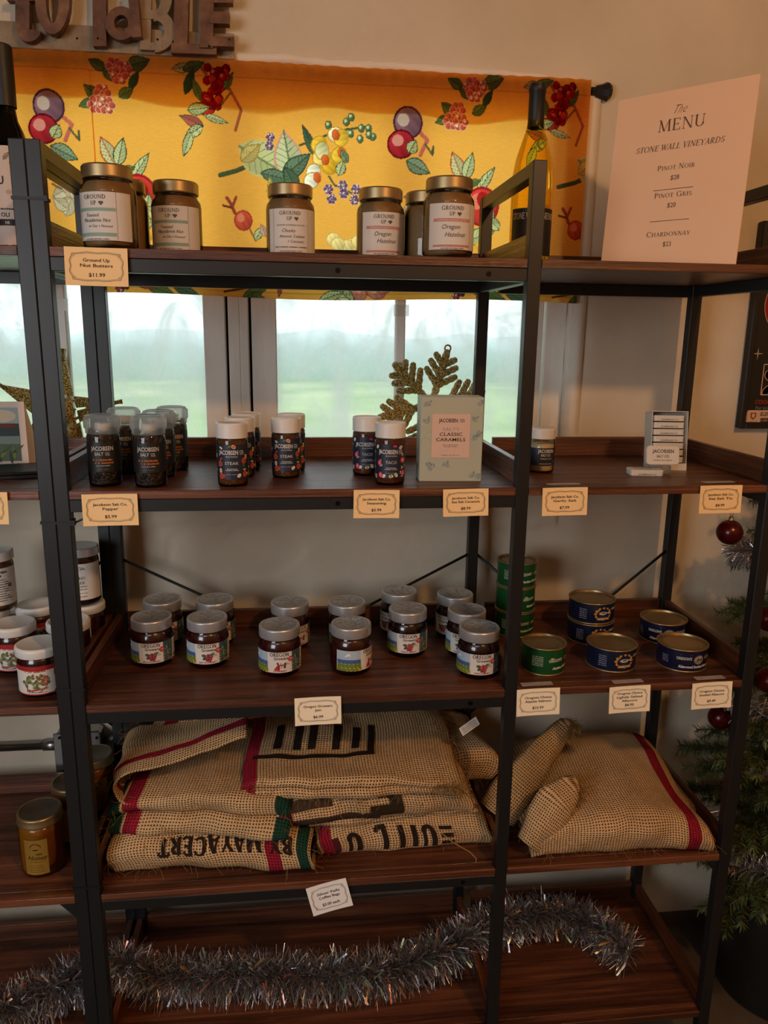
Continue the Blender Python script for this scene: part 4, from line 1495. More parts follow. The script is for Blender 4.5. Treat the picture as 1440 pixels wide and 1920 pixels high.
a.build('lettering', on_cyl(.0259), lb)

# ------------------------------------------------------------------ salt tins and their tray
def rr(w, h, r, n=5):
    p = []
    for cx, cy, a0 in ((w / 2 - r, h / 2 - r, 0), (-w / 2 + r, h / 2 - r, 90), (-w / 2 + r, -h / 2 + r, 180), (w / 2 - r, -h / 2 + r, 270)):
        for i in range(n + 1):
            a = math.radians(a0 + 90 * i / n)
            p.append((cx + r * math.cos(a), cy + r * math.sin(a)))
    return p

def stack_rings(mb, rings, sm=False):
    n = len(rings[0][0])
    pts = [(x, y, z) for ring, z in rings for x, y in ring]
    fs = [tuple(range(n - 1, -1, -1)), tuple(range((len(rings) - 1) * n, len(rings) * n))]
    for k in range(len(rings) - 1):
        for j in range(n):
            q = (j + 1) % n
            fs.append((k * n + j, k * n + q, (k + 1) * n + q, (k + 1) * n + j))
    mb.add(pts, fs, None, sm)
    return mb

TW, TH, TT = .064, .037, .0115

def salt_tin(label, loc, rot, face=True):
    t = thing('salt_tin', label, 'tin', loc, 0, 'small sea salt tins')
    t.rotation_euler = rot
    stack_rings(MB(), [(rr(TW - .002, TH - .002, .006), 0), (rr(TW - .001, TH - .001, .0065), .001), (rr(TW - .001, TH - .001, .0065), TT - .004)]).build('tin_base', 'tin_white', t)
    ld = stack_rings(MB(), [(rr(TW, TH, .007), TT - .0045), (rr(TW, TH, .007), TT - .001), (rr(TW - .002, TH - .002, .006), TT)]).build('slide_lid', 'tin_white', t)
    a = Art()
    ink = '5c544a'
    if face:
        a.text('JACOBSEN', 0, .0045, .0068, ink, width=.042, bold=.02); a.text('SALT CO.', 0, -.0045, .0052, ink, width=.025, bold=.015); a.text('PURE SEA SALT', 0, -.0110, .0027, ink, width=.036)
        a.build('lettering', on_top(TT), ld)
    a = Art()
    a.text('JACOBSEN SALT CO', .0, .0018, .0028, ink, width=.034, bold=.01)
    a.build('edge_lettering', lambda x, z, d: (x, -TH / 2 + .0005 - d, z), t)
    return t

t = thing('tin_tray', 'tall white card tray filled with stacked salt tins', 'display tray', (1.138, .165, Z2), -.12)
t.rotation_euler = (math.radians(-9), 0, -.12)
tw, td, th, q = .072, .042, .118, .0012
for nm, bx in (('tray_back', (-tw / 2, tw / 2, td - q, td, .0, th)), ('tray_side', (-tw / 2, -tw / 2 + q, 0, td, .0, th)), ('tray_side', (tw / 2 - q, tw / 2, 0, td, .0, th)),
               ('tray_top', (-tw / 2, tw / 2, 0, td, th - q, th)), ('tray_base', (-tw / 2, tw / 2, 0, td, 0, q)), ('tray_lip', (-tw / 2, tw / 2, -.001, .0, 0, .014))):
    MB().box(*bx).build(nm, 'tin_white', t)
tray = t
st = salt_tin('salt tin stacked inside the white card tray', (0, 0, 0), (0, 0, 0), face=False)
base = Matrix.Translation(Vector((1.138, .165, Z2))) @ tray.rotation_euler.to_matrix().to_4x4()
for i in range(8):
    tt = st if i == 0 else dup(st, (0, 0, 0), 0, 'salt tin stacked inside the white card tray')
    mm = base @ Matrix.Translation((.0, .0215, .0018 + i * .0138)) @ Matrix.Rotation(.03 * math.sin(i * 2.1), 4, 'Z')
    tt['label'] = ('lowest', 'second lowest', 'third lowest', 'fourth lowest', 'fourth highest', 'third highest', 'second highest', 'topmost')[i] + ' salt tin stacked inside the white card tray'
    tt.location = mm.to_translation()
    tt.rotation_euler = mm.to_euler()
salt_tin('salt tin standing upright with its lid facing out, leaning on the tray', (1.120, .132, Z2 + .0185), (math.radians(78), 0, -.1)).location = (1.100, .126, Z2 + .036)
salt_tin('salt tin lying flat on the shelf in front of the tray', (1.066, .118, Z2 + .0003), (0, 0, -.14))
# small clear stand holding up the leaning tin
s = MB().box(-.02, .02, -.006, .006, 0, .0165)
o = s.build('tin_stand', 'clear_plastic')
o.location = (1.100, .126, Z2 + .0002)
tag(o, 'small clear stand under the upright salt tin', 'stand')

# ------------------------------------------------------------------ card and dark slab on the neighbouring shelf
t = thing('greeting_card', 'greeting card with a painted landscape standing at the left edge', 'card', (-.205, .235, Z2), .10)
c = MB().box(-.09, .09, -.001, .001, 0, .125).build('front_leaf', 'label_pink', t)
MB().add([(-.09, .001, .125), (.09, .001, .125), (.105, .05, .0), (-.075, .05, .0)], [(0, 1, 2, 3)]).build('back_leaf', 'card_white', t)
a = Art()
a.rect(-.08, .078, .012, .114, '53604e', 1); a.rect(-.08, .078, .075, .114, '8fa3a6', 2)
a.ell(.05, .098, .025, .012, 'c9b89a', 3); a.ell(.02, .104, .02, .008, 'b8aa90', 3)
a.poly([(-.08, .07), (.0, .088), (.04, .08), (.078, .084), (.078, .06), (-.08, .06)], '2e3c3a', 3)
a.rect(.045, .072, .076, .084, '6a2a24', 4)
a.rect(-.08, .078, .045, .060, '77847e', 3)
for i in range(22):
    a.leaf(-.07 + i * .0068, .028 + .009 * math.sin(i * 2.2), .028, .007, 1.2 + .6 * math.sin(i * 1.7), ('4d5f30', '36472a', '6b7a3c')[i % 3], 4)
a.build('picture', on_front(-.001), c)
t = thing('dark_folder', 'thin black folder lying flat beside the greeting card', 'folder', (-.158, .150, Z2), .30)
MB().box(-.10, .088, -.055, .05, .0004, .007, bev=.001).build('lower_cover', 'black_plastic', t)
MB().box(-.10, .086, -.053, .05, .0075, .012, bev=.001).build('upper_cover', 'black_plastic', t)

# ------------------------------------------------------------------ glitter ornaments on the window sill
def beaded(mb, a, b, r, n=None):
    a, b = Vector(a), Vector(b)
    L = (b - a).length
    n = n or max(3, int(L / (r * 1.5)))
    pts, rad = [], []
    for i in range(n * 2 + 1):
        t = i / (n * 2)
        pts.append(a.lerp(b, t))
        rad.append(r * (1.0 if i % 2 else .82))
    d = (b - a).normalized()
    pts += [b + d * r * .6, b + d * r * .9]
    rad += [r * .75, r * .2]
    mb.tube(pts, rad, 8)

SIL = OZ0
def snowflake(label, loc, rx, size):
    t = thing('glitter_snowflake', label, 'ornament', loc)
    t.rotation_euler = (rx, 0, 0)
    r = .0092
    for k in range(6):
        a = math.radians(14 + 60 * k + 60)
        d = Vector((math.cos(a), 0, math.sin(a)))
        mb = MB()
        c0 = Vector((0, 0, size))
        beaded(mb, c0 + d * .01, c0 + d * size * .93, r)
        for f0, ln in ((.34, .34), (.52, .30), (.70, .22)):
            for s in (-1, 1):
                e = Vector((math.cos(a + s * .85), 0, math.sin(a + s * .85)))
                beaded(mb, c0 + d * size * f0, c0 + d * size * f0 + e * size * ln, r * .9)
        mb.build('arm', 'gold_glitter', t)
    MB().lathe([[(0, -.006), (.016, -.006), (.02, 0), (.016, .006), (0, .006)]], 12).build('hub', 'gold_glitter', t, (0, 0, size)).rotation_euler = (math.radians(90), 0, 0)
    a = math.radians(74)
    tip = Vector((math.cos(a), 0, math.sin(a))) * size * .98 + Vector((0, 0, size))
    MB().tube([tip + Vector((.007 * math.cos(q * .785), 0, .007 * math.sin(q * .785) + .004)) for q in range(9)], .0022, 6, cap=False).build('hanging_loop', 'gold_glitter', t)
    return t

snowflake('large gold glitter snowflake standing on the sill behind the caramels box', (.700, .430, SIL), math.radians(-3), .128)

t = thing('glitter_star', 'gold glitter star with cut-out scrolls standing on the sill at the left', 'ornament', (-.110, .430, SIL))
t.rotation_euler = (math.radians(-3), 0, 0)
def star_poly(R, r, n=5, rot=0):
    p = []
    for i in range(2 * n):
        a = math.radians(90 + rot) + math.pi * i / n
        q = R if i % 2 == 0 else r
        p.append((q * math.cos(a), q * math.sin(a)))
    return p
cz = .108
for i in range(5):
    # each arm is an outlined kite with scroll work inside
    a = math.radians(82) + 2 * math.pi * i / 5
    d, e = Vector((math.cos(a), 0, math.sin(a))), Vector((-math.sin(a), 0, math.cos(a)))
    R, r = .135 if i != 2 and i != 3 else .118, .048
    L_ = Vector((math.cos(a + math.pi / 5), 0, math.sin(a + math.pi / 5))) * r
    R_ = Vector((math.cos(a - math.pi / 5), 0, math.sin(a - math.pi / 5))) * r
    tip = d * R
    mb = MB()
    c0 = Vector((0, 0, cz))
    for s_, q in ((1, L_), (-1, R_)):
        n_ = 10
        for j in range(n_):
            u0, u1 = j / n_, (j + 1) / n_
            w0, w1 = .017 * (1 - u0) + .004, .017 * (1 - u1) + .004
            p0, p1 = q.lerp(tip, u0), q.lerp(tip, u1)
            i0, i1 = p0 - e * s_ * w0 * 1.2, p1 - e * s_ * w1 * 1.2
            for y0, y1 in ((-.004, .004),):
                P8 = [c0 + v + Vector((0, y, 0)) for y in (y0, y1) for v in (p0, p1, i1, i0)]
                mb.add(P8, [(0, 1, 2, 3), (7, 6, 5, 4), (0, 4, 5, 1), (2, 6, 7, 3)])
    for u, sc in ((.18, .017), (.45, .012), (.66, .007)):
        for s_ in (-1, 1):
            ctr = c0 + d * (R * u + .006) + e * s_ * sc * .35
            pts = [ctr + (d * math.cos(q * .8) + e * s_ * math.sin(q * .8)) * sc * (1 - q * .09) for q in range(8)]
            mb.tube(pts, .0036, 6)
    mb.build('arm', 'gold_glitter', t)
MB().lathe([[(0, -.004), (.03, -.004), (.034, 0), (.03, .004), (0, .004)]], 10).build('hub', 'gold_glitter', t, (0, 0, cz)).rotation_euler = (math.radians(90), 0, 0)

# ------------------------------------------------------------------ jam jars
def jam_jar(label, loc, rz, kind):
    t = thing('jam_jar', label, 'jam jar', loc, rz, 'berry jam jars on the third shelf')
    dark = kind in ('TRIPLE BERRY',)
    prof = [(0, .001), (.033, .001), (.0375, .004), (.0400, .012), (.0405, .022), (.0405, .056), (.0395, .064), (.0365, .070), (.0345, .0735)]
    MB().lathe([[(max(0, r - .0012), z + .001) for r, z in prof] + [(0, .0745)]], 36).build('jam', 'jam_dark' if dark else 'jam_red', t)
    MB().lathe([prof + [(.0345, .078)]], 36).build('glass', 'clear_glass', t)
    ld = MB().lathe([[(.0352, .0760), (.0385, .0762)], [(.0385, .0762), (.0392, .0775), (.0392, .0945)], [(.0392, .0945), (.0384, .0968), (.0365, .0972)], [(.0365, .0972), (.0350, .0962), (0, .0962)]], 44).build('lid', 'silver_lid', t)
    a = Art()
    rnd = random.Random(2)
    for i in range(70):
        q, r = rnd.uniform(0, 6.28), .029 * math.sqrt(rnd.random())
        x, y = r * math.cos(q), r * math.sin(q)
        w = rnd.uniform(.004, .010)
        a.line([(x, y), (x + w, y + rnd.uniform(-.003, .003))], .0011, rnd.choice(['5a5d60', '6d7174', '85898c']), 1)
    for i in range(40):
        q = 2 * math.pi * i / 40
        a.line([(.0315 * math.cos(q), .0315 * math.sin(q)), (.0315 * math.cos(q + .157), .0315 * math.sin(q + .157))], .0006, '4a4d50', 1)
    a.build('lid_print', on_top(.0962), ld)
    lb = cyl_patch(.0409, -.074, .074, .0135, .0545).build('label', 'label_white', t)
    a = Art()
    z0, z1 = .0135, .0545
    def scene(xa, xb):
        n = 8
        a.rect(xa, xb, z0, z1, 'a9bccb', 1)
        for i in range(3):
            a.line([(xa + .002, z1 - .002 - i * .003), ((xa + xb) / 2, z1 - .004 - i * .002), (xb - .002, z1 - .001 - i * .003)], .0008, '6f8fb4', 2)
        w = xb - xa
        a.poly([(xa + w * .08, z0 + .020), (xa + w * .5, z0 + .037), (xa + w * .68, z0 + .033), (xb - w * .03, z0 + .022)], 'd9b4bd', 3)
        a.poly([(xa + w * .3, z0 + .028), (xa + w * .5, z0 + .037), (xa + w * .6, z0 + .031)], 'efe4e6', 4)
        a.rect(xa, xb, z0 + .014, z0 + .023, '3f5f94', 4); a.rect(xa, xb, z0, z0 + .0155, '6a7a30', 5)
        for i in range(6):
            a.line([(xa + w * (i / 6), z0 + .0155), (xa + w * (i / 6) + w * .22, z0 + .006), (xa + min(w, w * (i / 6) + w * .45), z0)], .0012, 'd8b850', 6)
    def leaves(xa, xb):
        a.rect(xa, xb, z0, z1, '3a5258', 1)
        r2 = random.Random(4)
        for i in range(26):
            a.leaf(r2.uniform(xa + .002, xb - .002), r2.uniform(z0 + .016, z1 - .002), .008, .003, r2.uniform(.8, 2.4), r2.choice(['7d9a98', '2c4246', '5c7c74', 'a9bcb4']), 2)
        for i in range(5):
            a.line([(xa, z0 + .012 - i * .003 + .003), ((xa + xb) / 2, z0 + .015 - i * .003), (xb, z0 + .010 - i * .003)], .0012, ('c8a844', '6a7a30')[i % 2], 3)
        a.rect((xa + xb) / 2 - .004, xb - .001, z0 + .001, z0 + .009, '39424e', 4)
        a.squig((xa + xb) / 2 - .003, xb - .002, z0 + .005, .0015, 'c8c4bc', 5); a.squig((xa + xb) / 2 - .003, xb - .002, z0 + .002, .0015, 'c8c4bc', 5)
    scene(-.072, -.0255)
    leaves(.0225, .046)
    a.squig(.049, .072, .046, .0016, 'b05058'); a.squig(.049, .072, .042, .0016, 'b05058')
    for i in range(5):
        a.squig(.049, .070, .037 - i * .003, .0012, '8a8078')
    for i in range(14):
        a.rect(.050 + i * .0013, .0507 + i * .0013 + (i % 3) * .0002, .0155, .0225, '2e2a28', 2)
    ink = '1e1e24'
    a.serif('OREGON', -.002, .0463, .0074, ink, width=.036, K=.18, k=.11)
    a.text('Growers', .001, .0396, .0060, ink, width=.027, bold=.012)
    a.ell(.0195, .0405, .0052, .0052, 'b3262e', 7, n=18); a.squig(.0165, .0225, .0412, .0016, 'e8c8c0', 8); a.squig(.017, .022, .0385, .0014, 'e8c8c0', 8)
    if kind == 'STRAWBERRY':
        a.poly([(-.007, .0345), (.0105, .0335), (.0095, .0225), (-.005, .0225)], '33393c', 3); a.line([(.0005, .034), (.0015, .0225)], .0012, 'c86a60', 4)
        for x, z in ((-.009, .021), (-.004, .0205), (-.0065, .0245)):
            a.ell(x, z, .0026, .003, 'b3272c', 5)
        for i in range(6):
            a.leaf(-.003 + i * .002, .029, .006, .0025, i, 'a63a3c', 4)
    else:
        a.leaf(-.007, .0305, .013, .007, -.35, '4a5a44', 2); a.leaf(.008, .0335, .012, .006, .4, '5a6a50', 2); a.leaf(-.006, .026, .012, .006, .7, '3a4a38', 2)
        cols = ['8a2530', 'b0483f', '701820'] if dark else ['7a1c26', '94303a', '601420']
        for i, (x, z) in enumerate(((0, .032), (-.003, .0285), (.0035, .0285), (0, .025), (.0048, .0245), (-.002, .0222), (.003, .0215), (.0065, .029))):
            a.ell(x, z, .0030, .0030, cols[i % 3], 4); a.ell(x - .0006, z + .0007, .0010, .0010, 'd08a80', 5, n=6)
    a.squig(.011, .017, .0312, .0014, '7a746c'); a.squig(.011, .017, .0290, .0014, '7a746c')
    a.text(kind, -.001, .0155, .0031, 'a32a30', width=min(.034, len(kind) * .0026), bold=.02)
    a.build('print', on_cyl(.0409), lb)
    return t

rasp = jam_jar('front red raspberry jam jar nearest the paired posts', (.108, .183, Z3), .12, 'RED RASPBERRY')
dup(rasp, (.112, .285, Z3), .35, 'rear jam jar behind the raspberry jar nearest the posts')
dup(rasp, (.217, .171, Z3), .10, 'second red raspberry jam jar from the paired posts, in front')
dup(rasp, (.221, .275, Z3), .40, 'rear jam jar behind the second raspberry jar')
straw = jam_jar('strawberry jam jar above the jam price tag', (.359, .120, Z3), .05, 'STRAWBERRY')
dup(straw, (.378, .245, Z3), .55, 'rear jam jar behind the strawberry jar')
dup(straw, (.497, .116, Z3), 1.02, 'jam jar turned to show barcode and mountain side of its label')
dup(straw, (.497, .240, Z3), .6, 'rear jam jar behind the jar that shows its barcode')
tri = jam_jar('triple berry jam jar in the middle row, left of the last file', (.619, .190, Z3), -.05, 'TRIPLE BERRY')
dup(tri, (.616, .302, Z3), -1.0, 'rear jam jar left of the last file, showing its mountain scene')
dup(tri, (.742, .078, Z3), .0, 'front triple berry jam jar beside the black post')
dup(tri, (.739, .175, Z3), -.45, 'middle jam jar of the file beside the black post')
dup(tri, (.735, .275, Z3), -.85, 'rearmost jam jar of the file beside the black post')

# ------------------------------------------------------------------ fish cans
CR, CH = .0495, .047
def can(label, loc, rz, kind):
    t = thing('fish_can', label, 'can', loc, rz, 'fish cans on the third shelf')
    h = .056 if kind == 'salmon' else CH
    R = .0435 if kind == 'salmon' else CR
    col = {'salmon': '17552c', 'salted': '14213f', 'smoked': '191b3c'}[kind]
    mname = 'can_paint_' + kind
    if mname not in M:
        mat(mname, col, 0.32, 0.25)
    MB().lathe([[(0, .0005), (R - .003, .0005)], [(R - .003, .0005), (R - .0012, .003), (R - .0012, h - .003)]], 40).build('body', mname, t)
    MB().lathe([[(R - .0014, .0), (R + .0003, .0008), (R + .0003, .0028), (R - .0012, .0034)]], 40).build('bottom_rim', 'gold_lid', t)
    MB().lathe([[(R - .0012, h - .0034), (R + .0006, h - .0026), (R + .0006, h - .0004), (R - .0006, h), (R - .0022, h - .0006)], [(R - .0022, h - .0006), (R - .003, h - .0042)], [(R - .003, h - .0042), (R * .80, h - .0040), (R * .77, h - .0030), (R * .74, h - .0040), (R * .3, h - .0036), (0, h - .0036)]], 48).build('lid', 'gold_lid', t)
    a = Art()
    lt = 'c9cfc4'
    f = on_cyl(R - .0012)
    if kind == 'salmon':
        a.text("OREGON'S", .008, .029, .0062, lt, width=.030, bold=.02, rot=.05); a.text('CHOICE', .044, .030, .0058, lt, width=.024, bold=.02)
        a.ell(.0, .036, .004, .002, 'b8a04a'); a.text('Alaskan Salmon', .022, .014, .0054, 'dfe4da', width=.042, bold=.02, rot=.04)
        for i in range(6):
            a.squig(-.040, -.018, .020 + i * .0036, .0018, 'b8c4b4', 2, i)
        a.rect(.027, .031, .031, .034, 'a83a30', 4)
    elif kind == 'salted':
        a.ell(.006, .024, .019, .0135, 'a5763a', 1, n=20); a.ell(.006, .025, .014, .008, '1b2748', 2, n=20)
        a.leaf(.006, .0255, .022, .008, .05, 'c9c0a0', 3); a.leaf(.006, .0262, .014, .004, .05, '6a6a70', 4); a.poly([(.016, .026), (.021, .030), (.020, .022)], 'c9c0a0', 3)
        for i in range(12):
            q = 2 * math.pi * i / 12
            a.ell(.006 + .0185 * math.cos(q), .024 + .013 * math.sin(q), .0028, .0025, 'b8823c', 1, n=7)
        a.rect(-.009, .021, .0105, .0165, '8a5a2a', 5); a.text('ALBACORE', .006, .0118, .0036, 'e0cfa0', width=.026, bold=.02, layer=6)
        for i in range(6):
            a.squig(-.046, -.030, .012 + i * .004, .0016, '9aa4b8', 2, i)
        a.text("OREGON'S", -.045 + .085, .030, .0052, lt, width=.026, bold=.02)
    else:
        a.text("OREGON'S", -.022, .0265, .0058, lt, width=.029, bold=.02); a.text('CHOICE', .036, .0265, .0058, lt, width=.026, bold=.02)
        a.ell(.008, .0265, .0115, .0098, '6a625c', 1, n=18); a.ell(.008, .0265, .0095, .008, 'a39a8c', 2, n=18); a.poly([(.001, .024), (.006, .031), (.010, .027), (.014, .031), (.016, .024)], '4a4644', 3); a.line([(.0, .023), (.008, .0215), (.016, .023)], .0014, '3a3634', 4)
        a.text('Alderwood Smoked Albacore', .004, .0098, .0058, 'd8dbe0', width=.072, bold=.025)
        a.line([(-.03, .037), (-.008, .037)], .0005, '7a7a9a'); a.line([(.024, .037), (.05, .037)], .0005, '7a7a9a')
        for i in range(4):
            a.squig(-.066, -.052, .016 + i * .004, .0016, '9aa4b8', 2, i)
    a.build('print', f, t, 'print_gloss')
    return t

g = can('single green salmon can at the front beside the black post', (.878, .092, Z3), .10, 'salmon')
for k, lab in enumerate(('bottom', 'middle', 'top')):
    c = dup(g, (.873, .285, Z3 + .0562 * k), .0 if k != 1 else .3, lab + ' green salmon can of the stack of three behind the post')
b1 = can('front blue albacore can with gold fish emblem, right of the green can', (1.022, .101, Z3), .05, 'salted')
dup(b1, (1.030, .235, Z3), -.05, 'lower blue albacore can of the stack of two at the back')
dup(b1, (1.030, .237, Z3 + CH + .0002), .05, 'upper blue albacore can of the stack of two at the back')
b2 = can('front smoked albacore can nearest the right end of the shelf', (1.166, .090, Z3), .08, 'smoked')
dup(b2, (1.192, .225, Z3), -.35, 'rear smoked albacore can by the right side lip')

# ------------------------------------------------------------------ jars on the neighbouring shelf
def white_jar(label, loc, rz):
    t = thing('strawberry_jar', label, 'jam jar', loc, rz, 'white-lidded jars on the neighbouring shelf')
    prof = [(0, .001), (.032, .001), (.0365, .004), (.0385, .010), (.0385, .064), (.037, .070), (.0345, .074)]
    MB().lathe([[(max(0, r - .001), z + .001) for r, z in prof] + [(0, .076)]], 32).build('jam', 'jam_red', t)
    MB().lathe([prof + [(.0345, .078)]], 32).build('glass', 'clear_glass', t)
    MB().lathe([[(.035, .0755), (.040, .0757)], [(.040, .0757), (.0408, .077), (.0408, .088)], [(.0408, .088), (.0398, .0915), (.037, .093)], [(.037, .093), (.035, .0922), (0, .0922)]], 40).build('lid', 'white_lid', t)
    lb = cyl_patch(.0389, -.062, .062, .008, .062).build('label', 'label_white', t)
    a = Art()
    a.rect(-.062, .062, .0535, .062, '9c2422', 1)
    n = 14
    a.poly([(-.024 + .048 * i / n, .052 + .0065 * math.sin(math.pi * i / n)) for i in range(n + 1)] + [(.024, .05), (-.024, .05)], 'd8d2c8', 2)
    a.rect(-.062, .062, .008, .0102, '9c2422', 1)
    a.text('Portland', 0, .0515, .0068, 'a32a26', width=.034, bold=.02)
    rnd = random.Random(9)
    for i in range(46):
        q, r = rnd.uniform(0, 6.28), math.sqrt(rnd.random())
        x, z = .022 * r * math.cos(q), .034 + .013 * r * math.sin(q)
        a.leaf(x, z, .008, .005, rnd.uniform(0, 6), rnd.choice(['5f6b38', '46522e', '7f8850', '8a8a60']), 3)
    for i in range(7):
        a.ell(rnd.uniform(.002, .022), rnd.uniform(.028, .046), .0022, .0024, 'b0403a', 4)
    a.line([(.020 * math.cos(q * .3 + 3.3), .034 + .021 * math.sin(q * .3 + 3.3)) for q in range(10)], .0012, '3a3a30', 3)
    a.text('Strawberry', .001, .0165, .0056, 'a32a26', width=.036, shear=.2, bold=.02, rot=.12, layer=6)
    a.squig(-.014, .018, .0125, .0014, '5a5048')
    a.rect(.032, .060, .040, .053, 'b8301f', 3)
    for i in range(5):
        a.squig(.033, .058, .036 - i * .004, .0014, '4a4440')
    a.build('print', on_cyl(.0389), lb)
    return t

wj = white_jar('front white-lidded strawberry jar against the left post', (-.070, .072, Z3), .05)
dup(wj, (-.150, .178, Z3), .05, 'white-lidded strawberry jar second from the front at the left edge')
dup(wj, (-.140, .285, Z3), .3, 'white-lidded jar in the back row showing only its lid')
dup(wj, (-.050, .185, Z3), -1.1, 'white-lidded jar with red label corner seen just past the post')
dup(wj, (-.046, .288, Z3), -1.1, 'white-lidded jar under the strawberry rhubarb jar')
dup(wj, (-.228, .262, Z3), .2, 'white-lidded jar at the left edge under the jar with nutrition facts')

def tall_jar(name, label, loc, rz, lid, fill, lines):
    t = thing(name, label, 'jar', loc, rz)
    prof = [(0, .001), (.030, .001), (.0335, .004), (.0345, .010), (.0345, .092), (.033, .098), (.0315, .102)]
    MB().lathe([[(max(0, r - .001), z + .001) for r, z in prof] + [(0, .103)]], 32).build('filling', fill, t)
    MB().lathe([prof + [(.0315, .106)]], 32).build('glass', 'clear_glass', t)
    MB().lathe([[(.032, .103), (.0358, .1032)], [(.0358, .1032), (.036, .118)], [(.036, .118), (.035, .1205), (.033, .121)], [(.033, .121), (.0315, .1202), (0, .1202)]], 40).build('lid', lid, t)
    lb = cyl_patch(.0349, -.060, .060, .014, .090).build('label', 'label_white', t)
    a = Art()
    lines(a)
    a.build('lettering', on_cyl(.0349), lb)
    return t

def rhubarb(a):
    ink = '3a3634'
    a.line([(-.02, .083), (-.012, .079), (-.004, .084), (.004, .079), (.012, .084), (.02, .081)], .0008, ink); a.text('Gourmet Jam', .004, .078, .0045, ink, shear=.4, width=.035)
    a.line([(-.004, .072), (.016, .072)], .0005, ink)
    a.serif('Strawberry', .0, .058, .0068, ink, width=.046, K=.1, k=.05); a.serif('Rhubarb', .001, .048, .0068, ink, width=.036, K=.1, k=.05)
    for i, z in enumerate((.042, .036, .028, .021)):
        a.squig(-.022, .024, z, .0016, ink, 3, i)
def facts(a):
    ink = '2c2826'
    a.text('Nutrition', .018, .080, .0055, ink, width=.024, bold=.03); a.text('Facts', .012, .073, .0055, ink, width=.013, bold=.03)
    a.line([(.004, .0705), (.033, .0705)], .0012, ink)
    for i in range(10):
        a.squig(.004, .026 + .006 * (i % 3), .066 - i * .0048, .002, ink, 3, i)
    for i in range(9):
        a.squig(-.022, -.002, .080 - i * .006, .0018, ink, 3, i + 20)
    a.text('45', .034, .050, .0065, ink, bold=.03)
tall_jar('rhubarb_jar', 'tall silver-lidded strawberry rhubarb jar stacked behind the left posts', (-.046, .288, Z3 + .0934), -.2, 'silver_lid', 'jam_red', rhubarb)
tall_jar('salsa_jar', 'white-lidded jar with nutrition facts stacked at the left edge', (-.205, .262, Z3 + .0934), .1, 'white_lid', 'nut_butter', facts)

# ------------------------------------------------------------------ honey jars
def honey_jar(label, loc, rz):
    t = thing('honey_jar', label, 'honey jar', loc, rz, 'honey jars on the neighbouring shelf')
    prof = [(0, .001), (.034, .001), (.0385, .004), (.0405, .012), (.0408, .03), (.0408, .092), (.0395, .100), (.036, .106)]
    MB().lathe([[(max(0, r - .001), z + .001) for r, z in prof] + [(0, .108)]], 32).build('honey', 'honey', t)
    MB().lathe([prof + [(.036, .112)]], 32).build('glass', 'clear_glass', t)
    ld = MB().lathe([[(.0365, .108), (.0415, .1085)], [(.0415, .1085), (.0418, .111), (.0405, .114), (.0405, .124)], [(.0405, .124), (.039, .1265), (.0362, .1268)]], 44).build('lid_ring', 'gold_lid', t)
    MB().lathe([[(.0362, .1266), (.0352, .1255), (0, .1255)]], 40).build('lid_disc', mat('lid_disc_' + str(len(M)), '6a6355', 0.45, .7), ld)
    lb = cyl_patch(.0412, -.022, .022, .012, .086).build('label', 'label_gold', t)
    a = Art()
    ink = '2a1c0a'
    for i in range(12):
        q = .35 + 2.45 * i / 11
        a.leaf(.010 * math.cos(q), .068 + .010 * math.sin(q), .004, .0018, q + 1.6, ink)
    a.poly([(-.006, .0665), (.006, .0665), (.003, .064), (-.003, .064)], ink, 2); a.line([(-.010, .067), (.010, .067)], .0008, ink)
    a.text('100%', .006, .054, .0045, ink, wide=.9); a.text('Honey', .002, .044, .0095, ink, shear=.35, width=.034)
    a.squig(-.010, .012, .039, .0012, ink); a.line([(-.015, .036), (.017, .036)], .0006, ink)
    for i in range(4):
        a.squig(-.013, .014, .031 - i * .0045, .0013, '6a4c1c', 3, i)
    a.build('lettering', on_cyl(.0412), lb)
    return t

h = honey_jar('front honey jar with gold label beside the left posts', (-.105, .095, Z4), .0)
dup(h, (-.070, .190, Z4), .3, 'middle honey jar partly hidden behind the posts')
dup(h, (-.052, .292, Z4), .3, 'rear honey jar seen only between the posts')

# ------------------------------------------------------------------ burlap coffee bags
JUTE, RED, GREEN, INK = 'dcb88a', 'a3243c', '1d4a3e', '2a211c'

def fibres(parent, starts, n, seed, ln=.03, rad=.0003):
    rnd = random.Random(seed)
    mb = MB()
    for i in range(n):
        p = Vector(rnd.choice(starts))
        d = Vector((rnd.uniform(-1, 1), rnd.uniform(-1, .1), rnd.uniform(-.7, .5))).normalized()
        L = ln * rnd.uniform(.3, 1.3)
        q = [p]
        for k in range(4):
            d = (d + Vector((rnd.uniform(-.5, .5), rnd.uniform(-.5, .5), rnd.uniform(-.6, .2)))).normalized()
            q.append(q[-1] + d * L / 4)
        mb.tube(q, rad, 3, cap=False)
    o = mb.build('loose_fibres', 'jute_fibre', parent)
    o['kind'] = 'stuff'
    return o

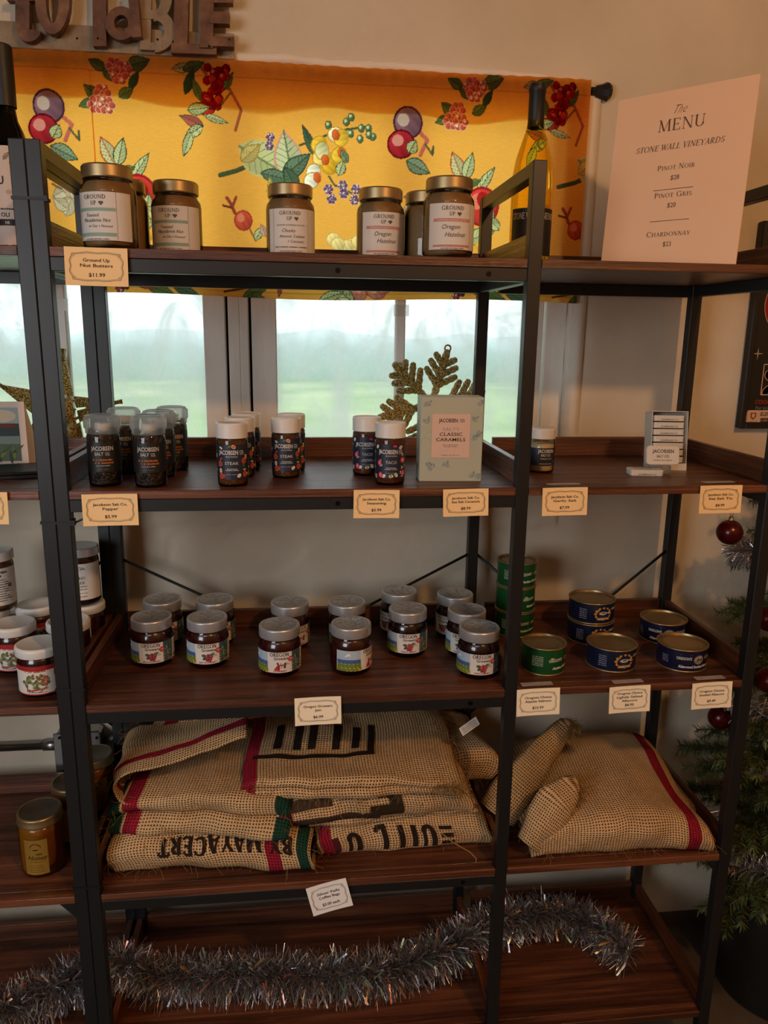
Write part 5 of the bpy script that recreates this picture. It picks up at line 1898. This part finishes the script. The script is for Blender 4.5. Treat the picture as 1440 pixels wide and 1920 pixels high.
def bag(label, loc, yaw, L, Dp, bulges, stripes, seed, art=None, rise=0.0, amp=.006, droop=0.0, fronts=None, hairs=90, end_sag=0.35, sink=None, twist=0.0):
    """a sack folded flat: each bulge is one fold facing the front (-y)"""
    t = thing('burlap_bag', label, 'burlap bag', loc, yaw, 'folded burlap coffee bags')
    prof, z = [], 0.0
    arcs = []
    for bi, h in enumerate(bulges):
        f0 = (fronts[bi] if fronts else 0.0)
        r = h / 2
        ry = min(r, .045)
        n = 14
        for i in range(n):
            prof.append((Dp + (f0 + ry - Dp) * i / n, z))
        a0 = len(prof)
        for i in range(13):
            a = -math.pi / 2 + math.pi * i / 12
            prof.append((f0 + ry - ry * math.cos(a), z + r + r * math.sin(a)))
        arcs.append((a0, len(prof)))
        for i in range(1, n + 1):
            prof.append((f0 + ry + (Dp - f0 - ry) * i / n, z + h))
        z += h + .0015
    S = [0.0]
    for a, b in zip(prof[:-1], prof[1:]):
        S.append(S[-1] + math.hypot(b[0] - a[0], b[1] - a[1]))
    H = z
    def P(lx, i):
        y, zz = prof[i]
        e = min(lx, L - lx)
        tp = 1 - end_sag * math.exp(-max(0, e) / .025)
        sd = seed * 3.7
        k = zz / max(H, .01)
        dz = amp * 1.6 * noise.noise((lx * 7, y * 8, sd)) * k + amp * .35 * noise.noise((lx * 26, y * 22 + zz * 10, sd + 5)) * (0.3 + k)
        dy = amp * 2.2 * noise.noise((lx * 5, zz * 16, sd + 9)) + amp * .9 * noise.noise((lx * 19, zz * 30, sd + 2))
        dx = amp * 1.5 * noise.noise((y * 6, zz * 20, sd + 13))
        ww = max(0.0, 1 - y / Dp)
        zo = zz * tp + dz + rise * (y / Dp) * k - droop * (e < .0)
        if sink:
            zo -= sink(lx, y) * k
        ang = twist * (lx / L - .5)
        return Vector((lx + dx, y + dy * ww + ang * zz, max(0.0006, zo)))
    nx = max(24, int(L / .0055))
    mb = MB()
    pts, uv = [], []
    for j in range(nx + 1):
        lx = L * j / nx
        for i in range(len(prof)):
            pts.append(P(lx, i))
            uv.append((S[i], lx))
    m_ = len(prof)
    for j in range(nx):
        lx = L * (j + .5) / nx
        col = JUTE
        for a, b, c in stripes:
            if a <= lx < b:
                col = c
        fs = [(j * m_ + i, j * m_ + i + 1, (j + 1) * m_ + i + 1, (j + 1) * m_ + i) for i in range(m_ - 1)]
        if j == 0:
            mb.add(pts, fs, col, True)
        else:
            for f in fs:
                mb.f.append(list(f)); mb.c.append(col); mb.s.append(True); mb.m.append(0)
    mb.uv = uv
    cloth = mb.build('cloth', 'jute', t)
    sol = cloth.modifiers.new('thickness', 'SOLIDIFY')
    sol.thickness = .0022
    sol.offset = 0
    def surf(k):
        a0, a1 = arcs[k]
        mid = (S[a0] + S[a1 - 1]) / 2
        def fn(x, s, d):
            sv = mid + s
            i = 0
            while i < m_ - 2 and S[i + 1] < sv:
                i += 1
            u = (sv - S[i]) / max(1e-9, S[i + 1] - S[i])
            x = min(max(x, 0), L)
            A, B = P(x, i), P(x, i + 1)
            q = A.lerp(B, u)
            tx = P(min(x + .004, L), i) - P(max(x - .004, 0), i)
            nn = tx.cross(B - A)
            nn.normalize()
            return tuple(q + nn * (.0024 + d))
        return fn
    if art:
        k, a = art
        # fine subdivision so the ink follows the folds
        a.subdivide(5)
        a.build('printed_ink', surf(k), cloth, 'jute_ink')
    if hairs:
        st = [P(random.uniform(0, L), random.choice(range(arcs[-1][0], arcs[-1][1]))) for _ in range(60)]
        st += [P(random.choice((0, L)), random.choice(range(arcs[0][0], arcs[0][1]))) for _ in range(20)]
        st += [P(random.uniform(0, L), arcs[0][0]) for _ in range(50)]
        fibres(t, st, hairs, seed)
        if hairs > 180:      # frayed right end
            fibres(t, [P(L - random.uniform(0, .05), random.randrange(arcs[-1][0], m_)) for _ in range(160)] + [P(L, random.randrange(0, m_)) for _ in range(120)], 420, seed + 50, .022, .0006)
    return t

def thin_rect(a, x0, x1, s0, s1, col, n=10, m=6):
    v, f = [], []
    for i in range(n + 1):
        for j in range(m + 1):
            v.append((x0 + (x1 - x0) * i / n, s0 + (s1 - s0) * j / m))
    for i in range(n):
        for j in range(m):
            b = i * (m + 1) + j
            f.append((b, b + m + 1, b + m + 2, b + 1))
    a.items.append((v, f, col, 1))

def stencil(a, s, x, y, size, col, rot, width):
    a.serif(s, x, y, size, col, rot=rot, width=width, K=.25, k=.13, layer=1)

BT = Z4 + .0004
# bottom left sack, its stencil upside down
a = Art(); stencil(a, 'BY MAYACERT', .222, .042, .030, INK, math.pi, .255)
bag('bottom left burlap bag with an upside-down stencil line along its front fold', (.034, .034, BT), -.05, .385, .30, [.088], [(.0, .0, RED), (.295, .323, RED), (.356, .378, GREEN)], 1, (0, a), hairs=170, amp=.009, end_sag=.25)
# bottom right sack with big block letters
a = Art()
for i, (ch, x) in enumerate((('n', .07), ('L', .125), ('I', .165), ('I', .192), ('U', .222))):
    a.serif(ch if ch != 'n' else 'U', x, .022, .046, INK, rot=math.pi, layer=1, K=.30, k=.2, wide=.8)
for k in range(3):
    thin_rect(a, .246, .272, -.020 + k * .017, -.011 + k * .017, INK)
thin_rect(a, .028, .040, -.024, .020, '4a2028')
bag('bottom right burlap bag with large dark block letters on its front fold', (.428, .052, BT), .06, .350, .28, [.078], [(.008, .030, RED)], 2, (0, a), hairs=120, amp=.009)
# middle left sack
bag('middle left burlap bag with frayed cream hem lying over the bottom left bag', (.030, .052, BT + .083), -.10, .345, .28, [.040, .040], [(.028, .055, RED), (.0, .020, GREEN), (.318, .345, GREEN)], 3, None, fronts=[.0, .006], hairs=100, amp=.010)
# middle right sacks
a = Art()
thin_rect(a, .045, .125, .012, .034, '40342a'); thin_rect(a, .045, .215, -.030, -.006, '40342a'); thin_rect(a, .195, .262, -.016, .008, '33291f'); thin_rect(a, .236, .262, .002, .034, '33291f'); thin_rect(a, .215, .250, .020, .036, '33291f')
bag('thin folded burlap bag with plain rolled edge between the lettered bags', (.415, .060, BT + .074), .03, .345, .27, [.020, .016], [], 4, None, hairs=60, amp=.008)
bag('middle right burlap bag with broad brown printed bands', (.330, .040, BT + .088), .02, .408, .28, [.062], [(.0, .018, GREEN), (.022, .046, RED)], 5, (0, a), hairs=90, amp=.009)
# top right sack with framed print on its upper side
a = Art()
for s0, s1 in ((.080, .094),):
    thin_rect(a, .018, .262, s0, s1, INK, 24, 3)
thin_rect(a, .248, .262, .094, .20, INK, 3, 10)
for x in (.055, .095, .125, .175, .215):
    thin_rect(a, x, x + .016, .110, .19, INK, 3, 8)
bag('top right burlap bag with a black printed frame and frayed right end', (.288, .040, BT + .150), -.02, .425, .29, [.022, .018], [(.0, .026, RED)], 6, (1, a), fronts=[0, .004], hairs=190, amp=.009, rise=.012)
# top left sack folded towards the left
bag('top left burlap bag curled open on the left with dark print inside', (.040, .350, BT + .150), -math.pi / 2, .295, .255, [.062], [(.24, .262, RED), (.0, .11, '4a3d30')], 7, None, hairs=90, amp=.010, rise=.075, end_sag=.1)
a = Art(); thin_rect(a, .03, .25, .02, .035, INK, 20, 3); thin_rect(a, .06, .09, .05, .09, INK); thin_rect(a, .12, .15, .05, .09, INK); thin_rect(a, .18, .20, .05, .09, INK)
bag('rear burlap bag with black print lying at the back of the left pile', (.070, .190, BT + .235), .06, .30, .16, [.040], [(.05, .08, RED), (.0, .03, '3a3028')], 8, (0, a), hairs=60, amp=.010)
# right pile
def hump(lx, y):
    return .040 * ((lx / .37 - .6) * 1.7) ** 2 + .02 * y / .33
bag('large plain burlap bag with a red stripe near its right end', (.852, .010, BT), -.05, .375, .33, [.095], [(.318, .348, RED)], 9, None, rise=.030, amp=.008, sink=hump, hairs=150, end_sag=.3)
bag('dark printed burlap bag squeezed against the right post', (1.125, .120, BT), -.06, .130, .22, [.050], [(.0, .09, '33291f'), (.09, .11, RED)], 10, None, hairs=30, amp=.006)

def roll(label, path, rads, seed, col=JUTE):
    t = thing('burlap_bag', label, 'burlap bag', path[0], 0, 'folded burlap coffee bags')
    o0 = Vector(path[0])
    P = [Vector(p) - o0 for p in path]
    # resample
    pts, rr_ = [], []
    N = 26
    for i in range(N + 1):
        u = i / N * (len(P) - 1)
        k = min(int(u), len(P) - 2)
        f = u - k
        pts.append(P[k].lerp(P[k + 1], f)); rr_.append(rads[k] + (rads[k + 1] - rads[k]) * f)
    mb = MB()
    n = 30
    V, UV = [], []
    ref = Vector((0, 1, 0))
    s = 0
    for i, p in enumerate(pts):
        tng = (pts[min(i + 1, N)] - pts[max(i - 1, 0)]).normalized()
        a_ = tng.cross(ref).normalized(); b_ = tng.cross(a_).normalized()
        if i:
            s += (p - pts[i - 1]).length
        for j in range(n + 1):
            w = 2 * math.pi * j / n
            sp = 1 - .16 * j / n            # the cloth overlaps itself like a scroll
            r = rr_[i] * sp * (1 + .16 * noise.noise((math.cos(w) * 1.3, math.sin(w) * 1.3, s * 16 + seed)) + .05 * math.sin(3 * w + s * 20))
            V.append(p + (a_ * math.cos(w) + b_ * math.sin(w) * .85) * r); UV.append((w * rr_[i], s))
    F = [(i * (n + 1) + j, i * (n + 1) + j + 1, (i + 1) * (n + 1) + j + 1, (i + 1) * (n + 1) + j) for i in range(N) for j in range(n)]
    mb.add(V, F, col, True)
    mb.uv = UV
    c = mb.build('cloth', 'jute', t)
    sol = c.modifiers.new('thickness', 'SOLIDIFY'); sol.thickness = .003; sol.offset = 0
    fibres(t, V[-(n + 1) * 5:], 420, seed, .024, .0006)
    fibres(t, V, 60, seed + 1, .02)
    return t

roll('rolled corner of burlap bunched at the front left of the right pile', [(.850, .035, BT + .028), (.880, .045, BT + .062), (.912, .060, BT + .10), (.945, .075, BT + .122), (.962, .083, BT + .112)], [.028, .040, .043, .030, .010], 3)
roll('frayed burlap roll rising behind the black post to a ragged tip', [(.815, .140, BT + .03), (.858, .150, BT + .085), (.918, .170, BT + .150), (.970, .188, BT + .200), (.988, .190, BT + .196)], [.048, .044, .034, .020, .007], 8, 'c9a878')
bag('plain burlap bag at the back beside the black post', (.700, .150, BT + .078), .15, .12, .16, [.075], [], 12, None, rise=.03, amp=.012, hairs=30)

def smooth_path(P, per=10):
    P = [Vector(p) for p in P]
    out = []
    for i in range(len(P) - 1):
        p0, p1, p2, p3 = P[max(i - 1, 0)], P[i], P[i + 1], P[min(i + 2, len(P) - 1)]
        for k in range(per):
            t = k / per
            out.append(.5 * ((2 * p1) + (p2 - p0) * t + (2 * p0 - 5 * p1 + 4 * p2 - p3) * t * t + (3 * p1 - p0 - 3 * p2 + p3) * t ** 3))
    out.append(P[-1])
    return out

def twine(label, pts):
    mb = MB()
    mb.tube(pts, .0011, 6)
    tag(mb.build('twine', 'jute_fibre'), label, 'twine', 'loose twine on the bags')
P_ = lambda u, v, y: tuple(at(u, v, y=y))
twine('loop of twine hanging from the middle left bag', [P_(303, 1550, .04), P_(305, 1572, .032), P_(308, 1588, .030), P_(317, 1585, .030), P_(318, 1570, .032), P_(308, 1553, .036)])
twine('long twine end hanging from the right side of the bottom bag', [P_(828, 1562, .045), P_(850, 1580, .035), P_(882, 1598, .030), P_(893, 1610, .026), P_(890, 1632, .022), P_(880, 1625, .02)])
twine('twine loop across the brown printed bands', [P_(665, 1482, .030), P_(668, 1515, .026), P_(680, 1527, .026), P_(694, 1518, .028), P_(695, 1500, .03)])

# sewn-in care label between the bags
t = thing('paper_label', 'small white printed label sticking out behind the top bag', 'label', P_(880, 1362, .10), .0)
t.rotation_euler = (math.radians(15), math.radians(-30), .2)
c = MB().box(-.021, .021, -.0004, .0004, -.013, .013).build('slip', 'card_white', t)
a = Art()
for i in range(5):
    a.squig(-.016, .017, .008 - i * .004, .0016, '55504a', 2, i)
a.build('lettering', on_front(-.0004), c)

# ------------------------------------------------------------------ tinsel
def tinsel(label, path, R, per_m, seed, floor_z=None, wide=.06):
    rnd = random.Random(seed)
    P = smooth_path(path)
    seg = [(P[i + 1] - P[i]).length for i in range(len(P) - 1)]
    tot = sum(seg)
    t = thing('tinsel_garland', label, 'tinsel garland', tuple(P[0]))
    o0 = P[0]
    MB().tube([p - o0 for p in P], .002, 5).build('core', 'steel', t)
    mb = MB()
    n = int(tot * per_m)
    greys = ['a8a2a2', '847e80', 'c4bfbf', '6c6668', '989292']
    holo = ['c8d8e8', 'e0b070', 'b0e0c8', 'e8e0f0', 'd89a88', 'f0f0f0']
    for i in range(n):
        d = tot * (i + rnd.random()) / n
        k = 0
        while k < len(seg) - 1 and d > seg[k]:
            d -= seg[k]
            k += 1
        p = P[k].lerp(P[k + 1], d / max(seg[k], 1e-6))
        tg = (P[k + 1] - P[k]).normalized()
        a_ = tg.orthogonal().normalized()
        b_ = tg.cross(a_)
        w = rnd.uniform(0, 6.283)
        dr = (a_ * math.cos(w) + b_ * math.sin(w) + tg * rnd.uniform(-.6, .6)).normalized()
        ln = R * rnd.uniform(.75, 1.15)
        big = rnd.random() < wide
        hw = .0022 if big else rnd.uniform(.0004, .0009)
        sd = dr.cross(Vector((rnd.uniform(-1, 1), rnd.uniform(-1, 1), rnd.uniform(-1, 1)))).normalized()
        bend = Vector((rnd.uniform(-.2, .2), rnd.uniform(-.2, .2), rnd.uniform(-.35, .1))) * ln
        q0, q1, q2 = p, p + dr * ln * .55, p + dr * ln + bend
        if floor_z is not None:
            q1.z = max(q1.z, floor_z + .0005)
            q2.z = max(q2.z, floor_z + .0005)
        s2 = (sd + dr.cross(sd) * rnd.uniform(-.7, .7)).normalized()
        mb.add([q0 - o0 - sd * hw, q0 - o0 + sd * hw, q1 - o0 + s2 * hw, q1 - o0 - s2 * hw, q2 - o0 + sd * hw, q2 - o0 - sd * hw], [(0, 1, 2, 3), (3, 2, 4, 5)], rnd.choice(holo if big else greys))
    o = mb.build('strands', 'tinsel', t)
    o['kind'] = 'stuff'
    return t

GZ = Z5 + .046
tinsel('silver tinsel garland winding along the bottom shelf', [(-.30, .085, GZ), (-.235, .10, GZ), (-.165, .135, GZ), (-.05, .17, GZ + .02), (.02, .175, GZ + .025), (.09, .158, GZ), (.235, .152, GZ), (.387, .135, GZ), (.55, .125, GZ), (.674, .156, GZ), (.784, .208, GZ), (.90, .256, GZ), (1.006, .256, GZ), (1.085, .228, GZ - .006), (1.145, .135, GZ - .012)], .054, 10500, 4, Z5)

# ------------------------------------------------------------------ christmas tree beside the shelf
TX, TY = 1.585, .215
pot = thing('plant_pot', 'dark plant pot on the floor right of the shelf', 'pot', (TX, TY, FLOOR))
MB().lathe([[(0, .001), (.140, .001)], [(.140, .001), (.150, .006), (.172, .290), (.176, .300)], [(.176, .300), (.188, .302), (.190, .325), (.184, .328)], [(.184, .328), (.172, .326), (.168, .27)]], 44).build('pot_wall', 'pot_dark', pot)
MB().lathe([[(0, .275), (.169, .272)]], 30).build('soil', 'bark', pot)

tree = thing('christmas_tree', 'green fir tree with tinsel and red baubles at the right edge', 'tree', (TX, TY, FLOOR + .275))
TH = 1.12
MB().tube([(0, 0, 0), (.004, 0, TH * .5), (0, 0, TH)], [.016, .012, .004], 8).build('trunk', 'bark', tree)
rnd = random.Random(21)
def branch_mesh(seed):
    r = random.Random(seed)
    mb = MB()
    n = 12
    spine = [Vector((0, 0, 0))]
    for i in range(n):
        u = (i + 1) / n
        spine.append(Vector((u, .03 * math.sin(seed + u * 3), -.16 * u * u + .10 * u)))
    twigs = [(spine, .0035)]
    for k in range(3, n, 2):
        for s in (-1, 1):
            b = spine[k]
            e = b + Vector((.22, s * .22 * (1 - k / n * .5), -.03))
            twigs.append(([b, b.lerp(e, .5) + Vector((0, 0, .01)), e], .002))
    for sp, rad in twigs:
        mb.tube(sp, [rad * 3] * len(sp), 5, '4a3a26')
        for i in range(len(sp) - 1):
            k = max(3, int((sp[i + 1] - sp[i]).length / .0075))
            for j in range(k):
                p = sp[i].lerp(sp[i + 1], (j + r.random()) / k)
                tg = (sp[i + 1] - sp[i]).normalized()
                for q in range(3):
                    w = r.uniform(0, 6.283)
                    a_ = tg.orthogonal().normalized()
                    d = (tg * .75 + a_ * math.cos(w) + tg.cross(a_) * math.sin(w)).normalized()
                    ln = .075 * r.uniform(.8, 1.2)
                    sd = d.cross(Vector((0, 0, 1))).normalized() * .0042
                    mb.add([p - sd, p + sd, p + d * ln * .7 + sd * .8, p + d * ln, p + d * ln * .7 - sd * .8], [(0, 1, 2, 3, 4)], r.choice(['46562a', '54652f', '3a4a26', '66743a', '2e3e22']))
    return mb
protos = []
for q in range(3):
    protos.append(branch_mesh(q).build('branch', 'needle', tree))
nb = 0
for lv in range(11):
    z = .06 + lv * .092
    reach = .33 * (1 - .55 * z / TH)
    k = 9
    for i in range(k):
        az = 2 * math.pi * (i + .5 * (lv % 2)) / k + rnd.uniform(-.2, .2)
        ln = reach * rnd.uniform(.85, 1.12)
        while True:
            tx, ty = TX + ln * 1.1 * math.cos(az), TY + ln * 1.1 * math.sin(az)
            if (tx > 1.300 and ty < .375) or ln < .06:
                break
            ln *= .93
        if ln < .08:
            continue
        pr = protos[nb % 3]
        o = pr if nb < 3 else pr.copy()
        if nb >= 3:
            COL.objects.link(o)
            o.parent = tree
        o.location = (0, 0, z)
        o.rotation_euler = (rnd.uniform(-.3, .3), rnd.uniform(-.12, .18), az)
        o.scale = (ln, max(ln, .2), max(ln, .2))
        nb += 1

def bauble(label, loc, r=.027):
    t = thing('bauble', label, 'bauble', loc, 0, 'red baubles on the tree')
    MB().lathe([[(r * math.sin(a * math.pi / 14), -r * math.cos(a * math.pi / 14)) for a in range(15)]], 24).build('ball', 'bauble_red', t)
    c = MB().lathe([[(.005, r - .001), (.005, r + .006), (0, r + .006)]], 12).build('cap', 'gold_lid', t)
    MB().tube([(0, 0, r + .005), (.004, 0, r + .012), (0, 0, r + .018), (-.004, 0, r + .012), (0, 0, r + .005)], .0008, 5).build('hanger', 'gold_lid', c)
bauble('dark red bauble hanging high on the tree near the salt tin tag', P_(1368, 998, .20))
bauble('red bauble just right of the shelf post at mid height', P_(1442, 1160, .12))
bauble('red bauble low on the tree right of the smoked albacore tag', P_(1440, 1276, .12))
bauble('dim bauble hidden in the lowest boughs behind the tag', P_(1350, 1345, .22))
tinsel('silver tinsel wound round the upper boughs of the tree', [(TX - .02 + .20 * math.cos(a), TY + .16 * math.sin(a), 1.02 + .02 * math.sin(a * 2)) for a in [math.radians(x) for x in range(150, 291, 20)]], .035, 4200, 31)
tinsel('silver tinsel wound round the middle boughs of the tree', [(TX - .0 + .24 * math.cos(a), TY + .18 * math.sin(a), .66 + .05 * math.cos(a * 2)) for a in [math.radians(x) for x in range(165, 296, 20)]], .040, 4200, 32)
tinsel('silver tinsel resting on the lowest boughs above the pot', [(TX + .24 * math.cos(a), TY + .19 * math.sin(a), .34 + .03 * math.sin(a * 3)) for a in [math.radians(x) for x in range(165, 296, 20)]], .042, 4200, 33)

# ------------------------------------------------------------------ framed poster on the wall
PX, PZ, PWD, PHT = 1.428, 1.262, .33, .46
t = thing('framed_poster', 'black framed festival poster with red ornament on the wall', 'poster', (PX, WALL - .004, PZ))
fr = .014
for nm, bx in (('frame_side', (0, fr, 0, PHT)), ('frame_side', (PWD - fr, PWD, 0, PHT)), ('frame_rail', (fr, PWD - fr, 0, fr)), ('frame_rail', (fr, PWD - fr, PHT - fr, PHT))):
    MB().box(bx[0], bx[1], -.020, .002, bx[2], bx[3], bev=.002).build(nm, 'black_plastic', t)
sh = MB().box(fr, PWD - fr, -.008, .001, fr, PHT - fr).build('print_sheet', mat('poster_black', '10120f', 0.4), t)
a = Art()
ox, oz = PWD / 2 - .070, PHT * .615
ox = .092
a.ell(ox, oz, .060, .066, 'd8b8a0', 1, n=30); a.ell(ox, oz, .0588, .0648, '8c1a1c', 2, n=30)
a.poly([(ox - .03, oz - .055), (ox + .03, oz - .055), (ox + .006, oz - .095), (ox - .006, oz - .095)], '8c1a1c', 2); a.rect(ox - .014, ox + .014, oz + .062, oz + .075, '8c1a1c', 2)
for i, ch in enumerate('FESTIVAL'):
    q = math.radians(152 - i * 17.5)
    a.text(ch, ox + .043 * math.cos(q), oz + .043 * math.sin(q), .012, 'd8b090', rot=q - math.pi / 2, layer=3)
for i, ch in enumerate('FOOD'):
    q = math.radians(222 + i * 24)
    a.text(ch, ox + .050 * math.cos(q), oz + .050 * math.sin(q) - .004, .013, 'd8b090', rot=q + math.pi / 2, layer=3, shear=.2)
for i in range(3):
    a.line([(ox - .025, oz + .012 - i * .011), (ox + .025, oz + .012 - i * .011)], .0012, 'b8604a', 3)
a.ell(ox - .046, oz + .018, .002, .002, 'e0a070', 3)
for x, z, r in ((.030, .172, .014), (.083, .395, .016)):
    a.poly([(x - r, z), (x, z + r * .1), (x + r, z), (x, z - r * .1)], 'd8b8a0', 2); a.poly([(x, z - r), (x + r * .1, z), (x, z + r), (x - r * .1, z)], 'd8b8a0', 2)
for i in range(9):
    q = math.radians(200 + i * 17)
    a.leaf(ox + .022 * math.cos(q), .168 + .018 * math.sin(q), .045, .004, q, ('54602e', '6a7440', '3f4c26')[i % 3], 2)
bx0, bx1, bz0, bz1 = .049, .155, .078, .148
a.line([(bx0, bz0), (bx1, bz0), (bx1, bz1), (bx0, bz1), (bx0, bz0)], .0018, 'd8b8a0', 2)
for cx, cz, rx, rz in ((.082, .124, .030, .018), (.082, .082, .032, .022), (.135, .110, .018, .014)):
    n = 16
    for s_, c_ in ((1.0, 'c8907a'), (.93, '7c1a1c'), (.5, 'd8b090'), (.42, '2a1412')):
        a.poly([(cx + rx * s_ * math.cos(math.pi * 2 * i / n), max(bz0 + .001, min(bz1 - .001, cz + rz * s_ * math.sin(math.pi * 2 * i / n)))) for i in range(n)], c_, 3 + int((1 - s_) * 6))
a.text('COOKBOOK', .037, .057, .0095, '8c2a22', align='l', bold=.03, width=.075)
a.text('For tickets', .040, .044, .0075, '8a8478', align='l', shear=.15, width=.048)
n = 5
pl = rr(.27, .032, .006)
a.poly([(.155 + x, .026 + z) for x, z in pl], 'c9a98a', 1)
a.poly([(.030, .036), (.044, .036), (.044, .026), (.037, .019), (.030, .026)], '7a2a22', 2); a.poly([(.033, .034), (.041, .034), (.041, .027), (.037, .023), (.033, .027)], 'c9a98a', 3)
a.squig(.026, .048, .0135, .002, '7a4a3a', 2); a.text('ELEPHANT', .054, .029, .009, '4a2a20', align='l', shear=.15, bold=.02, width=.052); a.rect(.056, .082, .0135, .0235, '4a3226', 2); a.squig(.058, .080, .0165, .004, 'a8876a', 3)
a.build('artwork', on_front(-.008), sh)

# ------------------------------------------------------------------ metal letter sign above the curtain
sy = WALL - .016
t = thing('letter_sign', 'rusty metal letter sign reading to table above the curtain', 'sign', (0, 0, 0))
def px(u, v):
    q = at(u, v, y=sy)
    return (q[0], q[2])
def letter(name, strokes, m, y0=-.016, y1=.0, lab=None):
    mb = MB()
    for si, st in enumerate(strokes):
        y0 -= .0005
        if st[0] == 'l':
            _, u0, v0, u1, v1, w = st
            d = math.hypot(u1 - u0, v1 - v0)
            nx_, ny_ = -(v1 - v0) / d * w / 2, (u1 - u0) / d * w / 2
            poly = [px(u0 + nx_, v0 + ny_), px(u0 - nx_, v0 - ny_), px(u1 - nx_, v1 - ny_), px(u1 + nx_, v1 + ny_)]
            mb.prism(poly, sy + y0, sy + y1)
        else:
            _, cu, cv, ru, rv, a0, a1, w = st
            n = 22
            for i in range(n):
                q0, q1 = math.radians(a0 + (a1 - a0) * i / n), math.radians(a0 + (a1 - a0) * (i + 1) / n)
                poly = [px(cu + (ru + s * w / 2) * math.cos(q), cv - (rv + s * w / 2) * math.sin(q)) for q, s in ((q0, 1), (q0, -1), (q1, -1), (q1, 1))]
                mb.prism(poly, sy + y0, sy + y1)
    return mb.build(name, m, t)
letter('letter_t', [('l', 48, -70, 48, 62, 26), ('l', 20, 2, 76, 2, 14), ('a', 60, 62, 12, 12, 180, 350, 22)], 'rusty_metal', -.018, -.002)
letter('letter_o', [('a', 106, 8, 22, 56, 0, 360, 20)], 'rusty_metal', -.026, -.008)
letter('letter_t', [('l', 190, -70, 191, 93, 25), ('l', 150, -62, 232, -62, 24)], 'rusty_metal', -.018, -.002)
letter('letter_a', [('a', 233, 54, 21, 23, 0, 360, 16), ('l', 253, -14, 262, 80, 18), ('a', 236, -14, 20, 20, 0, 170, 16)], 'rusty_metal', -.028, -.010)
letter('letter_b', [('l', 277, -70, 274, 96, 20), ('a', 290, 0, 24, 34, -90, 90, 20), ('a', 292, 62, 28, 30, -90, 90, 20), ('l', 268, 32, 296, 32, 16), ('l', 266, 90, 306, 92, 14), ('l', 274, -32, 292, -32, 18)], 'galvanised', -.010, -.001)
letter('letter_l', [('l', 345, -70, 341, 96, 26), ('l', 324, 97, 408, 100, 18)], 'rusty_metal', -.020, -.002)
letter('letter_e', [('l', 392, -70, 390, 98, 24), ('l', 396, -62, 440, -62, 18), ('l', 396, 6, 438, 6, 20), ('l', 396, 43, 432, 44, 22), ('l', 396, 87, 440, 88, 18)], 'rusty_metal', -.026, -.006)
mb = MB()
x0, z0 = px(-160, 60); x1, z1 = px(440, 112)
mb.box(x0, x1, sy + .001, sy + .006, z1 + .001, z1 + .046, bev=.001)
mb.build('backing_strip', 'galvanised', t)
mb = MB()
x0, z0 = px(-160, -70); x1, z1 = px(440, -58)
mb.box(x0, x1, sy + .001, sy + .006, z0 - .01, z0 + .012, bev=.001)
mb.build('backing_strip', 'galvanised', t)
for u, v in ((190, 82), (300, 84), (152, 82), (395, 96), (260, 88), (432, 84)):
    q = px(u, v)
    MB().lathe([[(0, 0), (.0022, 0)], [(.0022, 0), (.0012, .0012), (0, .0014)]], 8).build('rivet', 'bolt_metal', t, (q[0], sy - .028, q[1])).rotation_euler = (math.radians(90), 0, 0)

# ------------------------------------------------------------------ electrical conduit on the wall
t = thing('conduit_box', 'grey metal electrical box with conduit pipe on the wall behind the honey', 'electrical box', (-.110, .405, .515))
MB().box(-.052, .048, -.020, .024, -.050, .050, bev=.006).build('box_body', 'steel', t)
c = MB().box(-.054, .050, -.024, -.020, -.052, .052, bev=.0015).build('cover_plate', 'steel', t)
for x, z in ((-.04, .042), (.042, .038), (-.04, -.042), (.042, -.042)):
    MB().lathe([[(0, 0), (.0035, 0)], [(.0035, 0), (.0030, .002), (0, .0022)]], 10).build('screw', 'bolt_metal', c, (x, -.024, z)).rotation_euler = (math.radians(90), 0, 0)
MB().tube([(-1.2, .012, .006), (-.085, .012, .006)], .011, 14).build('pipe', 'steel', t)
MB().tube([(-.088, .012, .006), (-.05, .012, .006)], .014, 14).build('connector', 'steel', t)
MB().tube([(.045, .010, .012), (.075, .010, .020), (.085, .010, .05), (.085, .010, .12)], .010, 12).build('elbow_pipe', 'steel', t)
